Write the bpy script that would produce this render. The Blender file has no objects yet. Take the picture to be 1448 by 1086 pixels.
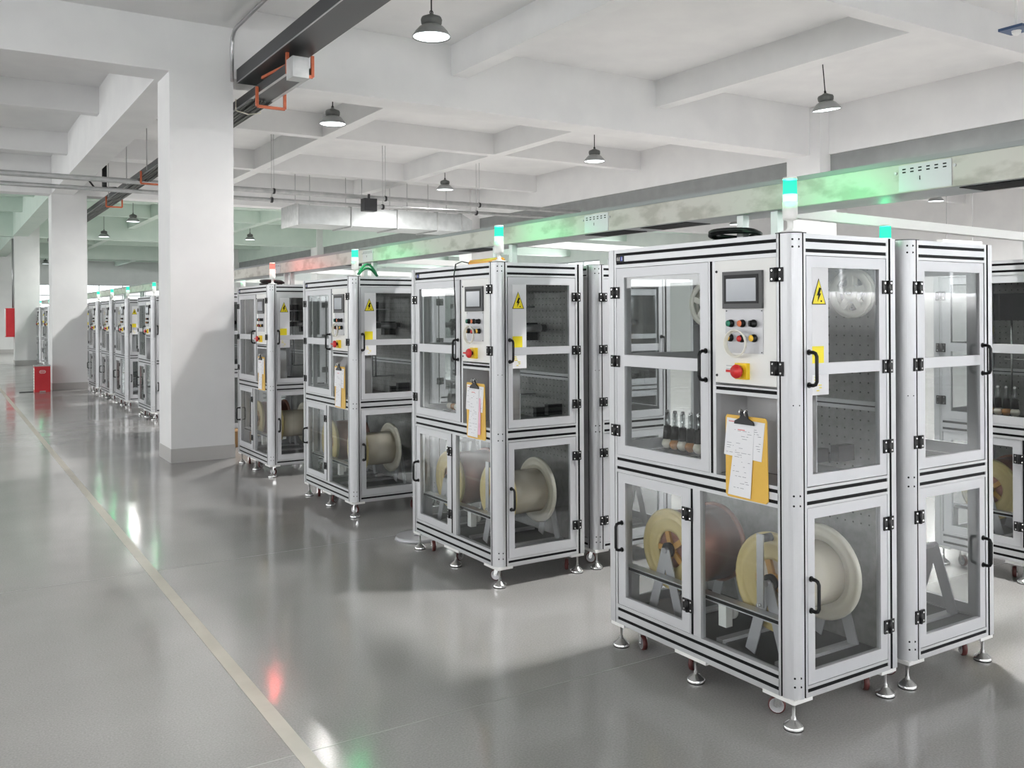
import bpy, math, random
from mathutils import Vector, Matrix
random.seed(7)
S = bpy.context.scene
COL = S.collection
PI = math.pi

# ------------------------------------------------------------------ camera
F_PX, YAW, PITCH, ROLL, SY, CZ = 1283.55, 0.562344, 0.0006, -0.005606, 443.23, 1.68137
cd = bpy.data.cameras.new('camera')
cam = bpy.data.objects.new('camera', cd)
COL.objects.link(cam)
cd.sensor_width = 36.0
cd.sensor_fit = 'HORIZONTAL'
cd.lens = F_PX * 36.0 / 1448.0
cd.shift_y = -(543.0 - SY) / 1448.0
cd.clip_start = 0.05
cd.clip_end = 300
fw = Vector((math.sin(YAW) * math.cos(PITCH), math.cos(YAW) * math.cos(PITCH), math.sin(PITCH)))
rt = Vector((math.cos(YAW), -math.sin(YAW), 0))
up = rt.cross(fw)
rt2 = rt * math.cos(ROLL) + up * math.sin(ROLL)
up2 = up * math.cos(ROLL) - rt * math.sin(ROLL)
cam.matrix_world = Matrix(((rt2.x, up2.x, -fw.x, 0), (rt2.y, up2.y, -fw.y, 0), (rt2.z, up2.z, -fw.z, CZ), (0, 0, 0, 1)))
S.camera = cam

# ------------------------------------------------------------------ world, lights, exposure
S.view_settings.view_transform = 'Standard'
S.view_settings.look = 'None'
S.view_settings.exposure = 0.44
S.view_settings.gamma = 1.0
S.view_settings.use_curve_mapping = False
w = bpy.data.worlds.new('world')
S.world = w
w.use_nodes = True
w.node_tree.nodes['Background'].inputs[0].default_value = (1, 1, 1, 1)
w.node_tree.nodes['Background'].inputs[1].default_value = 2.2
S.cycles.use_denoising = True
S.cycles.max_bounces = 10
S.cycles.diffuse_bounces = 6
S.cycles.glossy_bounces = 5
S.cycles.transparent_max_bounces = 40
S.cycles.sample_clamp_indirect = 6.0
S.cycles.caustics_reflective = False
S.cycles.caustics_refractive = False


def area_light(name, loc, rot, sx, sy, energy, col=(1, 1, 1)):
    l = bpy.data.lights.new(name, 'AREA')
    l.shape = 'RECTANGLE'
    l.size, l.size_y, l.energy, l.color = sx, sy, energy, col
    o = bpy.data.objects.new(name, l)
    o.location, o.rotation_euler = loc, rot
    COL.objects.link(o)
    return o


# daylight through the window bands of the back, left and right walls
area_light('daylight_back', (19.6, -8.8, 3.15), (PI / 2, 0, PI), 11, 2.0, 3400, (1.0, 1.0, 1.0))
area_light('daylight_back', (1.5, -8.8, 3.5), (PI / 2, 0, PI), 22, 1.5, 3300, (1.0, 1.0, 1.0))
area_light('daylight_left', (-11.8, 18.0, 3.3), (PI / 2, 0, -PI / 2), 46, 1.7, 1300, (1.0, 1.0, 1.0))
area_light('daylight_right', (25.8, 45.0, 3.55), (PI / 2, 0, PI / 2), 32, 1.2, 700, (1.0, 1.0, 1.0))
LAMP_POWER = 80


# ------------------------------------------------------------------ materials
def mat(name, col, rough=0.5, metal=0.0, spec=0.5, emit=None, estr=0.0):
    m = bpy.data.materials.new(name)
    m.use_nodes = True
    b = m.node_tree.nodes['Principled BSDF']
    b.inputs['Base Color'].default_value = (*col, 1)
    b.inputs['Roughness'].default_value = rough
    b.inputs['Metallic'].default_value = metal
    b.inputs['Specular IOR Level'].default_value = spec
    if emit:
        b.inputs['Emission Color'].default_value = (*emit, 1)
        b.inputs['Emission Strength'].default_value = estr
    return m


def noise_mat(name, c1, c2, scale, rough=(0.5, 0.5), metal=0.0, bump=0.0, stretch=(1, 1, 1), detail=4, spec=0.5, contrast=(0.35, 0.65)):
    m = mat(name, c1, rough[0], metal, spec)
    nt = m.node_tree
    b = nt.nodes['Principled BSDF']
    tc = nt.nodes.new('ShaderNodeTexCoord')
    mp = nt.nodes.new('ShaderNodeMapping')
    mp.inputs['Scale'].default_value = stretch
    nz = nt.nodes.new('ShaderNodeTexNoise')
    nz.inputs['Scale'].default_value = scale
    nz.inputs['Detail'].default_value = detail
    cr = nt.nodes.new('ShaderNodeValToRGB')
    cr.color_ramp.elements[0].position, cr.color_ramp.elements[1].position = contrast
    cr.color_ramp.elements[0].color = (*c1, 1)
    cr.color_ramp.elements[1].color = (*c2, 1)
    nt.links.new(tc.outputs['Object'], mp.inputs['Vector'])
    nt.links.new(mp.outputs['Vector'], nz.inputs['Vector'])
    nt.links.new(nz.outputs['Fac'], cr.inputs['Fac'])
    nt.links.new(cr.outputs['Color'], b.inputs['Base Color'])
    if rough[0] != rough[1]:
        mr = nt.nodes.new('ShaderNodeMapRange')
        mr.inputs['To Min'].default_value, mr.inputs['To Max'].default_value = rough
        nt.links.new(nz.outputs['Fac'], mr.inputs['Value'])
        nt.links.new(mr.outputs['Result'], b.inputs['Roughness'])
    if bump:
        bp = nt.nodes.new('ShaderNodeBump')
        bp.inputs['Strength'].default_value = bump
        bp.inputs['Distance'].default_value = 0.002
        nt.links.new(nz.outputs['Fac'], bp.inputs['Height'])
        nt.links.new(bp.outputs['Normal'], b.inputs['Normal'])
    return m


def pane_mat(name, tint, fac_min, rough=0.02, haze=0.0):
    """thin clear sheet: see-through with a fresnel reflection"""
    m = bpy.data.materials.new(name)
    m.use_nodes = True
    nt = m.node_tree
    nt.nodes.clear()
    out = nt.nodes.new('ShaderNodeOutputMaterial')
    tr = nt.nodes.new('ShaderNodeBsdfTransparent')
    tr.inputs[0].default_value = (*tint, 1)
    gl = nt.nodes.new('ShaderNodeBsdfGlossy')
    gl.inputs['Roughness'].default_value = rough
    ge = nt.nodes.new('ShaderNodeNewGeometry')
    dt = nt.nodes.new('ShaderNodeVectorMath'); dt.operation = 'DOT_PRODUCT'
    nt.links.new(ge.outputs['Normal'], dt.inputs[0]); nt.links.new(ge.outputs['Incoming'], dt.inputs[1])
    ab = nt.nodes.new('ShaderNodeMath'); ab.operation = 'ABSOLUTE'
    nt.links.new(dt.outputs['Value'], ab.inputs[0])
    om = nt.nodes.new('ShaderNodeMath'); om.operation = 'SUBTRACT'; om.inputs[0].default_value = 1.0
    nt.links.new(ab.outputs[0], om.inputs[1])
    pw = nt.nodes.new('ShaderNodeMath'); pw.operation = 'POWER'; pw.inputs[1].default_value = 5
    nt.links.new(om.outputs[0], pw.inputs[0])
    ad = nt.nodes.new('ShaderNodeMath'); ad.operation = 'MULTIPLY_ADD'
    ad.inputs[1].default_value = 0.95; ad.inputs[2].default_value = 0.03 + fac_min
    nt.links.new(pw.outputs[0], ad.inputs[0])
    mx = nt.nodes.new('ShaderNodeMixShader')
    nt.links.new(ad.outputs[0], mx.inputs[0])
    src = tr
    if haze:
        df = nt.nodes.new('ShaderNodeBsdfDiffuse')
        df.inputs[0].default_value = (0.8, 0.8, 0.78, 1)
        m2 = nt.nodes.new('ShaderNodeMixShader')
        m2.inputs[0].default_value = haze
        nt.links.new(tr.outputs[0], m2.inputs[1])
        nt.links.new(df.outputs[0], m2.inputs[2])
        src = m2
    nt.links.new(src.outputs[0], mx.inputs[1])
    nt.links.new(gl.outputs[0], mx.inputs[2])
    nt.links.new(mx.outputs[0], out.inputs[0])
    return m


def pegboard_mat():
    m = noise_mat('pegboard', (0.27, 0.27, 0.262), (0.34, 0.34, 0.33), 30, (0.45, 0.6), 0.2)
    nt = m.node_tree
    b = nt.nodes['Principled BSDF']
    base = b.inputs['Base Color'].links[0].from_socket
    tc = nt.nodes.new('ShaderNodeTexCoord')
    sp = nt.nodes.new('ShaderNodeSeparateXYZ')
    nt.links.new(tc.outputs['Object'], sp.inputs[0])
    ds = []
    for ax in ('Y', 'Z'):
        a = nt.nodes.new('ShaderNodeMath'); a.operation = 'DIVIDE'; a.inputs[1].default_value = 0.042
        f = nt.nodes.new('ShaderNodeMath'); f.operation = 'FRACT'
        s = nt.nodes.new('ShaderNodeMath'); s.operation = 'SUBTRACT'; s.inputs[1].default_value = 0.5
        p = nt.nodes.new('ShaderNodeMath'); p.operation = 'POWER'; p.inputs[1].default_value = 2
        nt.links.new(sp.outputs[ax], a.inputs[0]); nt.links.new(a.outputs[0], f.inputs[0])
        nt.links.new(f.outputs[0], s.inputs[0]); nt.links.new(s.outputs[0], p.inputs[0])
        ds.append(p)
    ad = nt.nodes.new('ShaderNodeMath'); ad.operation = 'ADD'
    nt.links.new(ds[0].outputs[0], ad.inputs[0]); nt.links.new(ds[1].outputs[0], ad.inputs[1])
    l0 = nt.nodes.new('ShaderNodeMath'); l0.operation = 'LESS_THAN'; l0.inputs[1].default_value = 0.0095
    nt.links.new(ad.outputs[0], l0.inputs[0])
    gz = nt.nodes.new('ShaderNodeMath'); gz.operation = 'GREATER_THAN'; gz.inputs[1].default_value = 0.70
    nt.links.new(sp.outputs['Z'], gz.inputs[0])
    lt = nt.nodes.new('ShaderNodeMath'); lt.operation = 'MULTIPLY'
    nt.links.new(l0.outputs[0], lt.inputs[0]); nt.links.new(gz.outputs[0], lt.inputs[1])
    mx = nt.nodes.new('ShaderNodeMix'); mx.data_type = 'RGBA'
    nt.links.new(lt.outputs[0], mx.inputs['Factor'])
    nt.links.new(base, mx.inputs['A'])
    mx.inputs['B'].default_value = (0.02, 0.02, 0.02, 1)
    nt.links.new(mx.outputs['Result'], b.inputs['Base Color'])
    return m


def floor_mat():
    m = noise_mat('polished_concrete', (0.315, 0.308, 0.3), (0.375, 0.366, 0.357), 0.7, (0.5, 0.5), 0, 0, (1, 1, 1), 6)
    nt = m.node_tree
    b = nt.nodes['Principled BSDF']
    base = b.inputs['Base Color'].links[0].from_socket
    tc = nt.nodes.new('ShaderNodeTexCoord')
    n2 = nt.nodes.new('ShaderNodeTexNoise'); n2.inputs['Scale'].default_value = 120; n2.inputs['Detail'].default_value = 3
    nt.links.new(tc.outputs['Object'], n2.inputs['Vector'])
    mx = nt.nodes.new('ShaderNodeMix'); mx.data_type = 'RGBA'; mx.blend_type = 'OVERLAY'
    mx.inputs['Factor'].default_value = 0.3
    nt.links.new(base, mx.inputs['A'])
    nt.links.new(n2.outputs['Fac'], mx.inputs['B'])
    nt.links.new(mx.outputs['Result'], b.inputs['Base Color'])
    n3 = nt.nodes.new('ShaderNodeTexNoise'); n3.inputs['Scale'].default_value = 1.3; n3.inputs['Detail'].default_value = 5
    nt.links.new(tc.outputs['Object'], n3.inputs['Vector'])
    mr = nt.nodes.new('ShaderNodeMapRange')
    mr.inputs['From Min'].default_value, mr.inputs['From Max'].default_value = 0.3, 0.7
    mr.inputs['To Min'].default_value, mr.inputs['To Max'].default_value = 0.08, 0.17
    nt.links.new(n3.outputs['Fac'], mr.inputs['Value'])
    nt.links.new(mr.outputs['Result'], b.inputs['Roughness'])
    n4 = nt.nodes.new('ShaderNodeTexNoise'); n4.inputs['Scale'].default_value = 3.0; n4.inputs['Detail'].default_value = 2
    nt.links.new(tc.outputs['Object'], n4.inputs['Vector'])
    bp = nt.nodes.new('ShaderNodeBump'); bp.inputs['Strength'].default_value = 0.12; bp.inputs['Distance'].default_value = 0.01
    nt.links.new(n4.outputs['Fac'], bp.inputs['Height'])
    nt.links.new(bp.outputs['Normal'], b.inputs['Normal'])
    return m


def lens_mat(name, col, s, clear):
    m = bpy.data.materials.new(name)
    m.use_nodes = True
    nt = m.node_tree
    nt.nodes.clear()
    out = nt.nodes.new('ShaderNodeOutputMaterial')
    em = nt.nodes.new('ShaderNodeEmission')
    em.inputs[0].default_value = (*col, 1)
    em.inputs[1].default_value = s
    tr = nt.nodes.new('ShaderNodeBsdfTransparent')
    mx = nt.nodes.new('ShaderNodeMixShader')
    mx.inputs[0].default_value = clear
    nt.links.new(em.outputs[0], mx.inputs[1])
    nt.links.new(tr.outputs[0], mx.inputs[2])
    nt.links.new(mx.outputs[0], out.inputs[0])
    return m


MT = dict(
    white=noise_mat('white_paint', (0.76, 0.76, 0.765), (0.8, 0.8, 0.8), 2.0, (0.75, 0.75), spec=0.25),
    green_lit=noise_mat('paint_with_green_light', (0.62, 0.72, 0.66), (0.66, 0.75, 0.69), 2.0, (0.75, 0.75), spec=0.25),  # green light of the far bays, put into the paint colour
    skirting=mat('grey_skirting_paint', (0.47, 0.46, 0.45), 0.5),
    curtain=noise_mat('grey_curtain', (0.24, 0.25, 0.25), (0.28, 0.29, 0.29), 3, (0.6, 0.6)),
    tape=noise_mat('worn_yellow_line', (0.38, 0.355, 0.3), (0.46, 0.43, 0.37), 4, (0.25, 0.4)),
    floor=floor_mat(),
    joint=noise_mat('floor_joint_filler', (0.29, 0.285, 0.275), (0.38, 0.375, 0.365), 1.2, (0.4, 0.4)),
    alu=noise_mat('anodised_aluminium', (0.52, 0.525, 0.54), (0.57, 0.575, 0.59), 3, (0.34, 0.44), 0.45, stretch=(1, 1, 0.2)),
    slot=mat('black_slot_cover', (0.008, 0.008, 0.009), 0.6, 0.0, 0.15),
    door=mat('aluminium_door_frame', (0.58, 0.585, 0.605), 0.42, 0.3),
    panelwhite=mat('white_enamel_panel', (0.8, 0.8, 0.78), 0.35),
    black=mat('black_plastic', (0.007, 0.007, 0.008), 0.42, 0.0, 0.3),
    dark=mat('dark_grey_metal', (0.025, 0.025, 0.028), 0.45, 0.3),
    screenbezel=mat('screen_bezel', (0.075, 0.075, 0.078), 0.45),
    display=noise_mat('display_glass', (0.3, 0.32, 0.35), (0.38, 0.4, 0.43), 2, (0.15, 0.15)),
    plategrey=mat('grey_button_plate', (0.5, 0.5, 0.52), 0.4, 0.3),
    chrome=mat('zinc_steel', (0.72, 0.72, 0.72), 0.2, 1.0),
    steel=mat('grey_steel', (0.42, 0.42, 0.43), 0.35, 0.8),
    greyplate=mat('grey_interior_plate', (0.52, 0.52, 0.53), 0.45, 0.2),
    interior=mat('dark_floor_tray', (0.09, 0.09, 0.093), 0.35, 0.3),
    plastic_white=mat('white_plastic', (0.85, 0.85, 0.83), 0.4),
    red=mat('red_plastic', (0.6, 0.02, 0.02), 0.35),
    redpaint=noise_mat('red_cabinet_paint', (0.55, 0.01, 0.02), (0.62, 0.02, 0.03), 3, (0.35, 0.45)),
    maroon=mat('maroon_tyre', (0.09, 0.02, 0.018), 0.5),
    yellow=mat('yellow_sign', (0.9, 0.75, 0.02), 0.5),
    estopyellow=mat('yellow_stop_box', (0.9, 0.62, 0.02), 0.4),
    board=noise_mat('ochre_clipboard', (0.72, 0.44, 0.07), (0.78, 0.48, 0.09), 8, (0.4, 0.4)),
    paper=mat('white_paper', (0.84, 0.84, 0.86), 0.8),
    pink=mat('pink_paper', (0.85, 0.5, 0.6), 0.8),
    ink=mat('grey_ink', (0.22, 0.22, 0.26), 0.8),
    redink=mat('red_ink', (0.7, 0.2, 0.2), 0.8),
    green=mat('green_button', (0.02, 0.2, 0.12), 0.3),
    orangebtn=mat('orange_button', (0.75, 0.2, 0.08), 0.35),
    yellowbtn=mat('yellow_button', (0.9, 0.55, 0.05), 0.35),
    blue=mat('blue_logo', (0.05, 0.08, 0.45), 0.5),
    cream=mat('cream_film_winding', (0.66, 0.6, 0.5), 0.22),
    flange=mat('cream_flange', (0.8, 0.76, 0.65), 0.3),
    flange_yellow=mat('yellowed_flange', (0.68, 0.55, 0.24), 0.4),
    copper=noise_mat('copper_winding', (0.3, 0.13, 0.09), (0.37, 0.17, 0.12), 6, (0.3, 0.4), 0.3),
    hubamber=mat('amber_hub', (0.6, 0.32, 0.08), 0.4),
    reelwhite=mat('ivory_reel', (0.85, 0.83, 0.74), 0.4),
    orange=noise_mat('rust_red_bracket', (0.45, 0.09, 0.03), (0.55, 0.13, 0.05), 20, (0.5, 0.6)),
    tray=mat('charcoal_tray', (0.03, 0.031, 0.034), 0.45, 0.2),
    cable=noise_mat('dark_cables', (0.05, 0.055, 0.05), (0.14, 0.14, 0.13), 25, (0.5, 0.5), stretch=(8, 0.1, 8)),
    galv=noise_mat('galvanised_sheet', (0.46, 0.48, 0.48), (0.56, 0.58, 0.58), 5, (0.3, 0.45), 0.45),
    galvflat=noise_mat('grey_galvanised_box', (0.4, 0.41, 0.41), (0.5, 0.5, 0.5), 8, (0.45, 0.55), 0.4),
    duct=noise_mat('stained_duct_paint', (0.37, 0.35, 0.31), (0.52, 0.505, 0.465), 7, (0.45, 0.55), 0.15, stretch=(1, 0.8, 1.6), detail=5, contrast=(0.36, 0.5)),
    ductedge=mat('duct_lid_metal', (0.25, 0.26, 0.265), 0.5, 0.3),
    lampshade=mat('grey_lamp_shade', (0.3, 0.31, 0.305), 0.4, 0.3),
    lamphead=mat('dark_lamp_housing', (0.11, 0.115, 0.11), 0.45, 0.3),
    lampin=mat('lit_reflector', (0.9, 0.9, 0.9), 0.4, emit=(0.88, 0.95, 1.0), estr=2.2),
    tube=mat('lit_tube', (0.9, 0.9, 0.9), 0.4, emit=(0.95, 0.98, 1.0), estr=3.0),
    cardboard=mat('brown_cardboard', (0.3, 0.17, 0.07), 0.7),
    greencable=mat('green_cable', (0.02, 0.14, 0.08), 0.4),
    tool=mat('orange_tool_body', (0.8, 0.36, 0.04), 0.4),
    sensorblue=mat('navy_sensor_plate', (0.03, 0.07, 0.16), 0.4),
    pane=pane_mat('clear_pane', (0.91, 0.92, 0.92), 0.01),
    windowglass=pane_mat('window_glass', (0.92, 0.95, 0.95), 0.02),
    acrylic=pane_mat('clear_acrylic', (0.72, 0.74, 0.74), 0.03, 0.1, 0.06),
    amber=mat('amber_bobbin', (0.45, 0.2, 0.06), 0.15),
    peg=pegboard_mat(),
    lensgreen=lens_mat('green_lens', (0.03, 0.85, 0.55), 1.0, 0.25),
    lensglow=lens_mat('green_lens_glow', (0.5, 1.0, 0.85), 1.6, 0.35),
    lensred=lens_mat('red_lens', (1.0, 0.25, 0.2), 1.0, 0.25),
    lensredglow=lens_mat('red_lens_glow', (1.0, 0.6, 0.55), 1.6, 0.35),
)


# ------------------------------------------------------------------ mesh builder
class MB:
    def __init__(s):
        s.v, s.f, s.m, s.sm, s.mats = [], [], [], [], []

    def mi(s, m):
        if m not in s.mats:
            s.mats.append(m)
        return s.mats.index(m)

    def add(s, vs, fs, m, smooth=False):
        k = len(s.v)
        s.v += [tuple(p) for p in vs]
        i = s.mi(m)
        for f in fs:
            s.f.append([a + k for a in f]); s.m.append(i); s.sm.append(smooth)

    def box(s, x0, x1, y0, y1, z0, z1, m):
        x0, x1 = sorted((x0, x1)); y0, y1 = sorted((y0, y1)); z0, z1 = sorted((z0, z1))
        s.add([(x0, y0, z0), (x1, y0, z0), (x1, y1, z0), (x0, y1, z0), (x0, y0, z1), (x1, y0, z1), (x1, y1, z1), (x0, y1, z1)],
              [(0, 3, 2, 1), (4, 5, 6, 7), (0, 1, 5, 4), (1, 2, 6, 5), (2, 3, 7, 6), (3, 0, 4, 7)], m)
        return s

    def bar(s, p0, p1, w, h, m, upv=(0, 0, 1)):
        p0, p1 = Vector(p0), Vector(p1)
        d = (p1 - p0).normalized()
        u = Vector(upv)
        if abs(d.dot(u)) > 0.98:
            u = Vector((0, 1, 0))
        a = d.cross(u).normalized() * w / 2
        b = a.cross(d).normalized() * h / 2
        vs = [p + q for p in (p0, p1) for q in (-a - b, a - b, a + b, -a + b)]
        s.add(vs, [(0, 3, 2, 1), (4, 5, 6, 7), (0, 1, 5, 4), (1, 2, 6, 5), (2, 3, 7, 6), (3, 0, 4, 7)], m)
        return s

    def cyl(s, p0, p1, r0, r1, m, n=16, caps=True, smooth=True, cm=None):
        p0, p1 = Vector(p0), Vector(p1)
        d = (p1 - p0).normalized()
        u = Vector((0, 0, 1)) if abs(d.z) < 0.9 else Vector((1, 0, 0))
        a = d.cross(u).normalized(); b = d.cross(a)
        vs = []
        for p, r in ((p0, r0), (p1, r1)):
            for i in range(n):
                t = 2 * PI * i / n
                vs.append(p + (a * math.cos(t) + b * math.sin(t)) * r)
        s.add(vs, [(i, i + n, (i + 1) % n + n, (i + 1) % n) for i in range(n)], m, smooth)
        if caps:
            s.add(vs[:n], [tuple(range(n))], cm or m)
            s.add(vs[n:], [tuple(reversed(range(n)))], cm or m)
        return s

    def lathe(s, prof, o, ax, m, n=24, smooth=True, ms=None):
        """prof: list of (radius, distance along axis)"""
        o = Vector(o); d = Vector(ax).normalized()
        u = Vector((0, 0, 1)) if abs(d.z) < 0.9 else Vector((1, 0, 0))
        a = d.cross(u).normalized(); b = d.cross(a)
        vs = []
        for r, h in prof:
            for i in range(n):
                t = 2 * PI * i / n
                vs.append(o + d * h + (a * math.cos(t) + b * math.sin(t)) * max(r, 1e-4))
        for k in range(len(prof) - 1):
            fs = [(k * n + i, (k + 1) * n + i, (k + 1) * n + (i + 1) % n, k * n + (i + 1) % n) for i in range(n)]
            used = [vs[k * n + i] for i in range(2 * n)]
            s.add(vs[k * n:(k + 2) * n], [(i, n + i, n + (i + 1) % n, (i + 1) % n) for i in range(n)], ms[k] if ms else m, smooth)
        return s

    def tube(s, path, r, m, n=8, closed=False):
        P = [Vector(p) for p in path]
        N = len(P)
        rings = []
        prev = None
        for i in range(N):
            if closed:
                d = (P[(i + 1) % N] - P[i - 1]).normalized()
            else:
                d = (P[min(i + 1, N - 1)] - P[max(i - 1, 0)]).normalized()
            if prev is None:
                u = Vector((0, 0, 1)) if abs(d.z) < 0.9 else Vector((1, 0, 0))
                a = d.cross(u).normalized()
            else:
                a = (prev - d * prev.dot(d)).normalized()
            prev = a
            b = d.cross(a)
            rings.append([P[i] + (a * math.cos(2 * PI * k / n) + b * math.sin(2 * PI * k / n)) * r for k in range(n)])
        vs = [p for q in rings for p in q]
        fs = []
        for i in range(N if closed else N - 1):
            j = (i + 1) % N
            for k in range(n):
                fs.append((i * n + k, i * n + (k + 1) % n, j * n + (k + 1) % n, j * n + k))
        s.add(vs, fs, m, True)
        if not closed:
            s.add(rings[0], [tuple(reversed(range(n)))], m)
            s.add(rings[-1], [tuple(range(n))], m)
        return s

    def prism(s, poly, axis, a0, a1, m, ems=None):
        """extrude a 2D polygon along an axis; axis 'z': (x,y); 'y': (x,z); 'x': (y,z)"""
        def put(p, a):
            return {'z': (p[0], p[1], a), 'y': (p[0], a, p[1]), 'x': (a, p[0], p[1])}[axis]
        n = len(poly)
        vs = [put(p, a0) for p in poly] + [put(p, a1) for p in poly]
        for i in range(n):
            j = (i + 1) % n
            s.add([vs[i], vs[j], vs[n + j], vs[n + i]], [(0, 1, 2, 3)], ems[i] if ems else m)
        s.add(vs[:n], [tuple(reversed(range(n)))], m)
        s.add(vs[n:], [tuple(range(n))], m)
        return s

    def build(s, name, parent=None, loc=None):
        me = bpy.data.meshes.new(name)
        me.from_pydata(s.v, [], s.f)
        for m in s.mats:
            me.materials.append(MT[m])
        me.polygons.foreach_set('material_index', s.m)
        me.polygons.foreach_set('use_smooth', s.sm)
        import bmesh
        bm = bmesh.new(); bm.from_mesh(me)
        bmesh.ops.remove_doubles(bm, verts=bm.verts, dist=1e-5)
        bmesh.ops.recalc_face_normals(bm, faces=bm.faces)
        bm.to_mesh(me); bm.free()
        me.update()
        o = bpy.data.objects.new(name, me)
        COL.objects.link(o)
        if parent:
            o.parent = parent
        if loc:
            o.location = loc
        return o


def struct(o):
    o['kind'] = 'structure'
    return o


def tag(o, label, cat, group=None, kind=None):
    o['label'], o['category'] = label, cat
    if group:
        o['group'] = group
    if kind:
        o['kind'] = kind
    return o


def empty(name, loc, label=None, cat=None, group=None):
    o = bpy.data.objects.new(name, None)
    o.empty_display_size = 0.1
    COL.objects.link(o)
    o.location = loc
    if label:
        tag(o, label, cat, group)
    return o


def children_of(o):
    return KIDS.get(o.name, [])


def copy_tree(src, parent=None, swap=None):
    c = src.copy()
    COL.objects.link(c)
    if parent:
        c.parent = parent
    if swap and src.name.split('.')[0] in swap:
        c.data = swap[src.name.split('.')[0]]
    for ch in list(src.children):
        copy_tree(ch, c, swap)
    return c


# ================================================================== THE ROOM
CEIL, MAINZ, SECZ = 5.33, 4.48, 4.91
XL, XR, YB, YF = -12.0, 26.0, -9.0, 63.0
b = MB(); b.box(XL, XR, YB, YF, -0.1, 0, 'floor'); struct(b.build('floor'))
b = MB(); b.box(XL, XR, YB, 23.3, CEIL, CEIL + 0.15, 'white'); b.box(XL, XR, 23.3, YF, CEIL, CEIL + 0.15, 'green_lit'); struct(b.build('ceiling'))
b = MB(); b.box(1.14, 1.205, YB + 0.5, 60, 0.0, 0.0015, 'tape'); struct(b.build('floor_line'))


for y in (3.38, 6.33, 15.3):
    b = MB(); b.box(XL, XR, y, y + 0.006, 0.0, 0.0006, 'joint'); struct(b.build('floor_joint'))


def wall_with_windows(name, axis, c0, c1, a0, a1, z0, z1, gaps, m='white'):
    """wall slab with a band of openings; axis = direction along which it runs"""
    b = MB()
    def bx(p, q, u, v):
        if axis == 'y':
            b.box(c0, c1, p, q, u, v, m)
        else:
            b.box(p, q, c0, c1, u, v, m)
    bx(a0, a1, 0, z0); bx(a0, a1, z1, CEIL)
    e = a0
    for g0, g1 in gaps:
        bx(e, g0, z0, z1); e = g1
    bx(e, a1, z0, z1)
    return struct(b.build(name))


WN = [0]
def window(axis, c, g0, g1, z0, z1):
    WN[0] += 1
    b = MB()
    n = max(2, round((g1 - g0) / 1.5))
    def bx(p, q, u, v, t, m, bb):
        if axis == 'y':
            bb.box(c - t, c + t, p, q, u, v, m)
        else:
            bb.box(p, q, c - t, c + t, u, v, m)
    for i in range(n + 1):
        p = g0 + (g1 - g0) * i / n
        bx(max(g0, p - 0.03), min(g1, p + 0.03), z0, z1, 0.03, 'door', b)
    for z in (z0 + 0.03, z1 - 0.03, z1 - 0.7):
        bx(g0, g1, z - 0.03, z + 0.03, 0.028, 'door', b)
    o = struct(b.build('window_%d' % WN[0]))
    p = MB()
    bx(g0, g1, z0, z1, 0.003, 'windowglass', p)
    p.build('glass', o)
    return o


gy = [(YB + 0.6 + i * 6, YB + 0.6 + i * 6 + 5.4) for i in range(12)]
gyr = [g for g in gy if g[0] > 27]
wall_with_windows('wall_left', 'y', XL - 0.2, XL, YB, YF, 2.4, 4.2, gy)
wall_with_windows('wall_right', 'y', XR, XR + 0.2, YB, YF, 2.9, 4.2, gyr)
gxb = [(-9.5, -3.9), (-3.5, 2.1), (2.5, 8.1), (8.5, 12.6), (14.0, 19.4), (19.8, 25.2)]
gx = [(XL + 0.6 + i * 6.2, XL + 0.6 + i * 6.2 + 5.6) for i in range(6)]
bw = wall_with_windows('wall_back', 'x', YB - 0.2, YB, XL, XR, 2.1, 4.2, gxb)
b = MB()
for g in gxb[:4]:
    b.box(g[0], g[1], YB - 0.2, YB, 2.1, 2.7, 'white')
b.build('parapet', bw)
wall_with_windows('wall_far', 'x', YF, YF + 0.2, XL, XR, 2.0, 3.7, gx)
for g in gy:
    window('y', XL - 0.1, g[0], g[1], 2.4, 4.2)
for g in gx:
    window('x', YF + 0.1, g[0], g[1], 2.0, 3.7)
for g in gyr:
    window('y', XR + 0.1, g[0], g[1], 2.9, 4.2)
for g in gxb:
    window('x', YB - 0.1, g[0], g[1], 2.1 if g[0] > 13 else 2.7, 4.2)

MAINY = [(-1.5, -1.02), (10.84, 11.32), (23.1, 23.58), (35.9, 36.38), (48.4, 48.9)]
for y0, y1 in MAINY:
    b = MB(); b.box(XL, XR, y0, y1, MAINZ, CEIL, 'white' if y0 < 25 else 'green_lit'); struct(b.build('beam'))
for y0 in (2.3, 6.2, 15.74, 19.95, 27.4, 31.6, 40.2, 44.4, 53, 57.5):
    b = MB(); b.box(XL, XR, y0, y0 + 0.22, SECZ, CEIL, 'white' if y0 < 23 else 'green_lit'); struct(b.build('beam'))
for x0 in (-5.1, -1.5, 5.88, 9.51, 16.9, 20.6):
    b = MB(); b.box(x0, x0 + 0.24, 6.3 if x0 > 0 else YB, 23.2, SECZ + 0.002, CEIL, 'white'); b.box(x0, x0 + 0.24, 23.2, YF, SECZ + 0.002, CEIL, 'green_lit')
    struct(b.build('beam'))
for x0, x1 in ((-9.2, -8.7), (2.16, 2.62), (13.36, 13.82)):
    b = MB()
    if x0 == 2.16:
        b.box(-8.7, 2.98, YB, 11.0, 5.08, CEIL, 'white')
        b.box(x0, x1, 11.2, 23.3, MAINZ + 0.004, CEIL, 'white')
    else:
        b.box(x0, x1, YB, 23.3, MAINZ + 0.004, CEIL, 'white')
    b.box(x0, x1, 23.3, YF, MAINZ + 0.004, CEIL, 'green_lit')
    struct(b.build('beam'))


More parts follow.
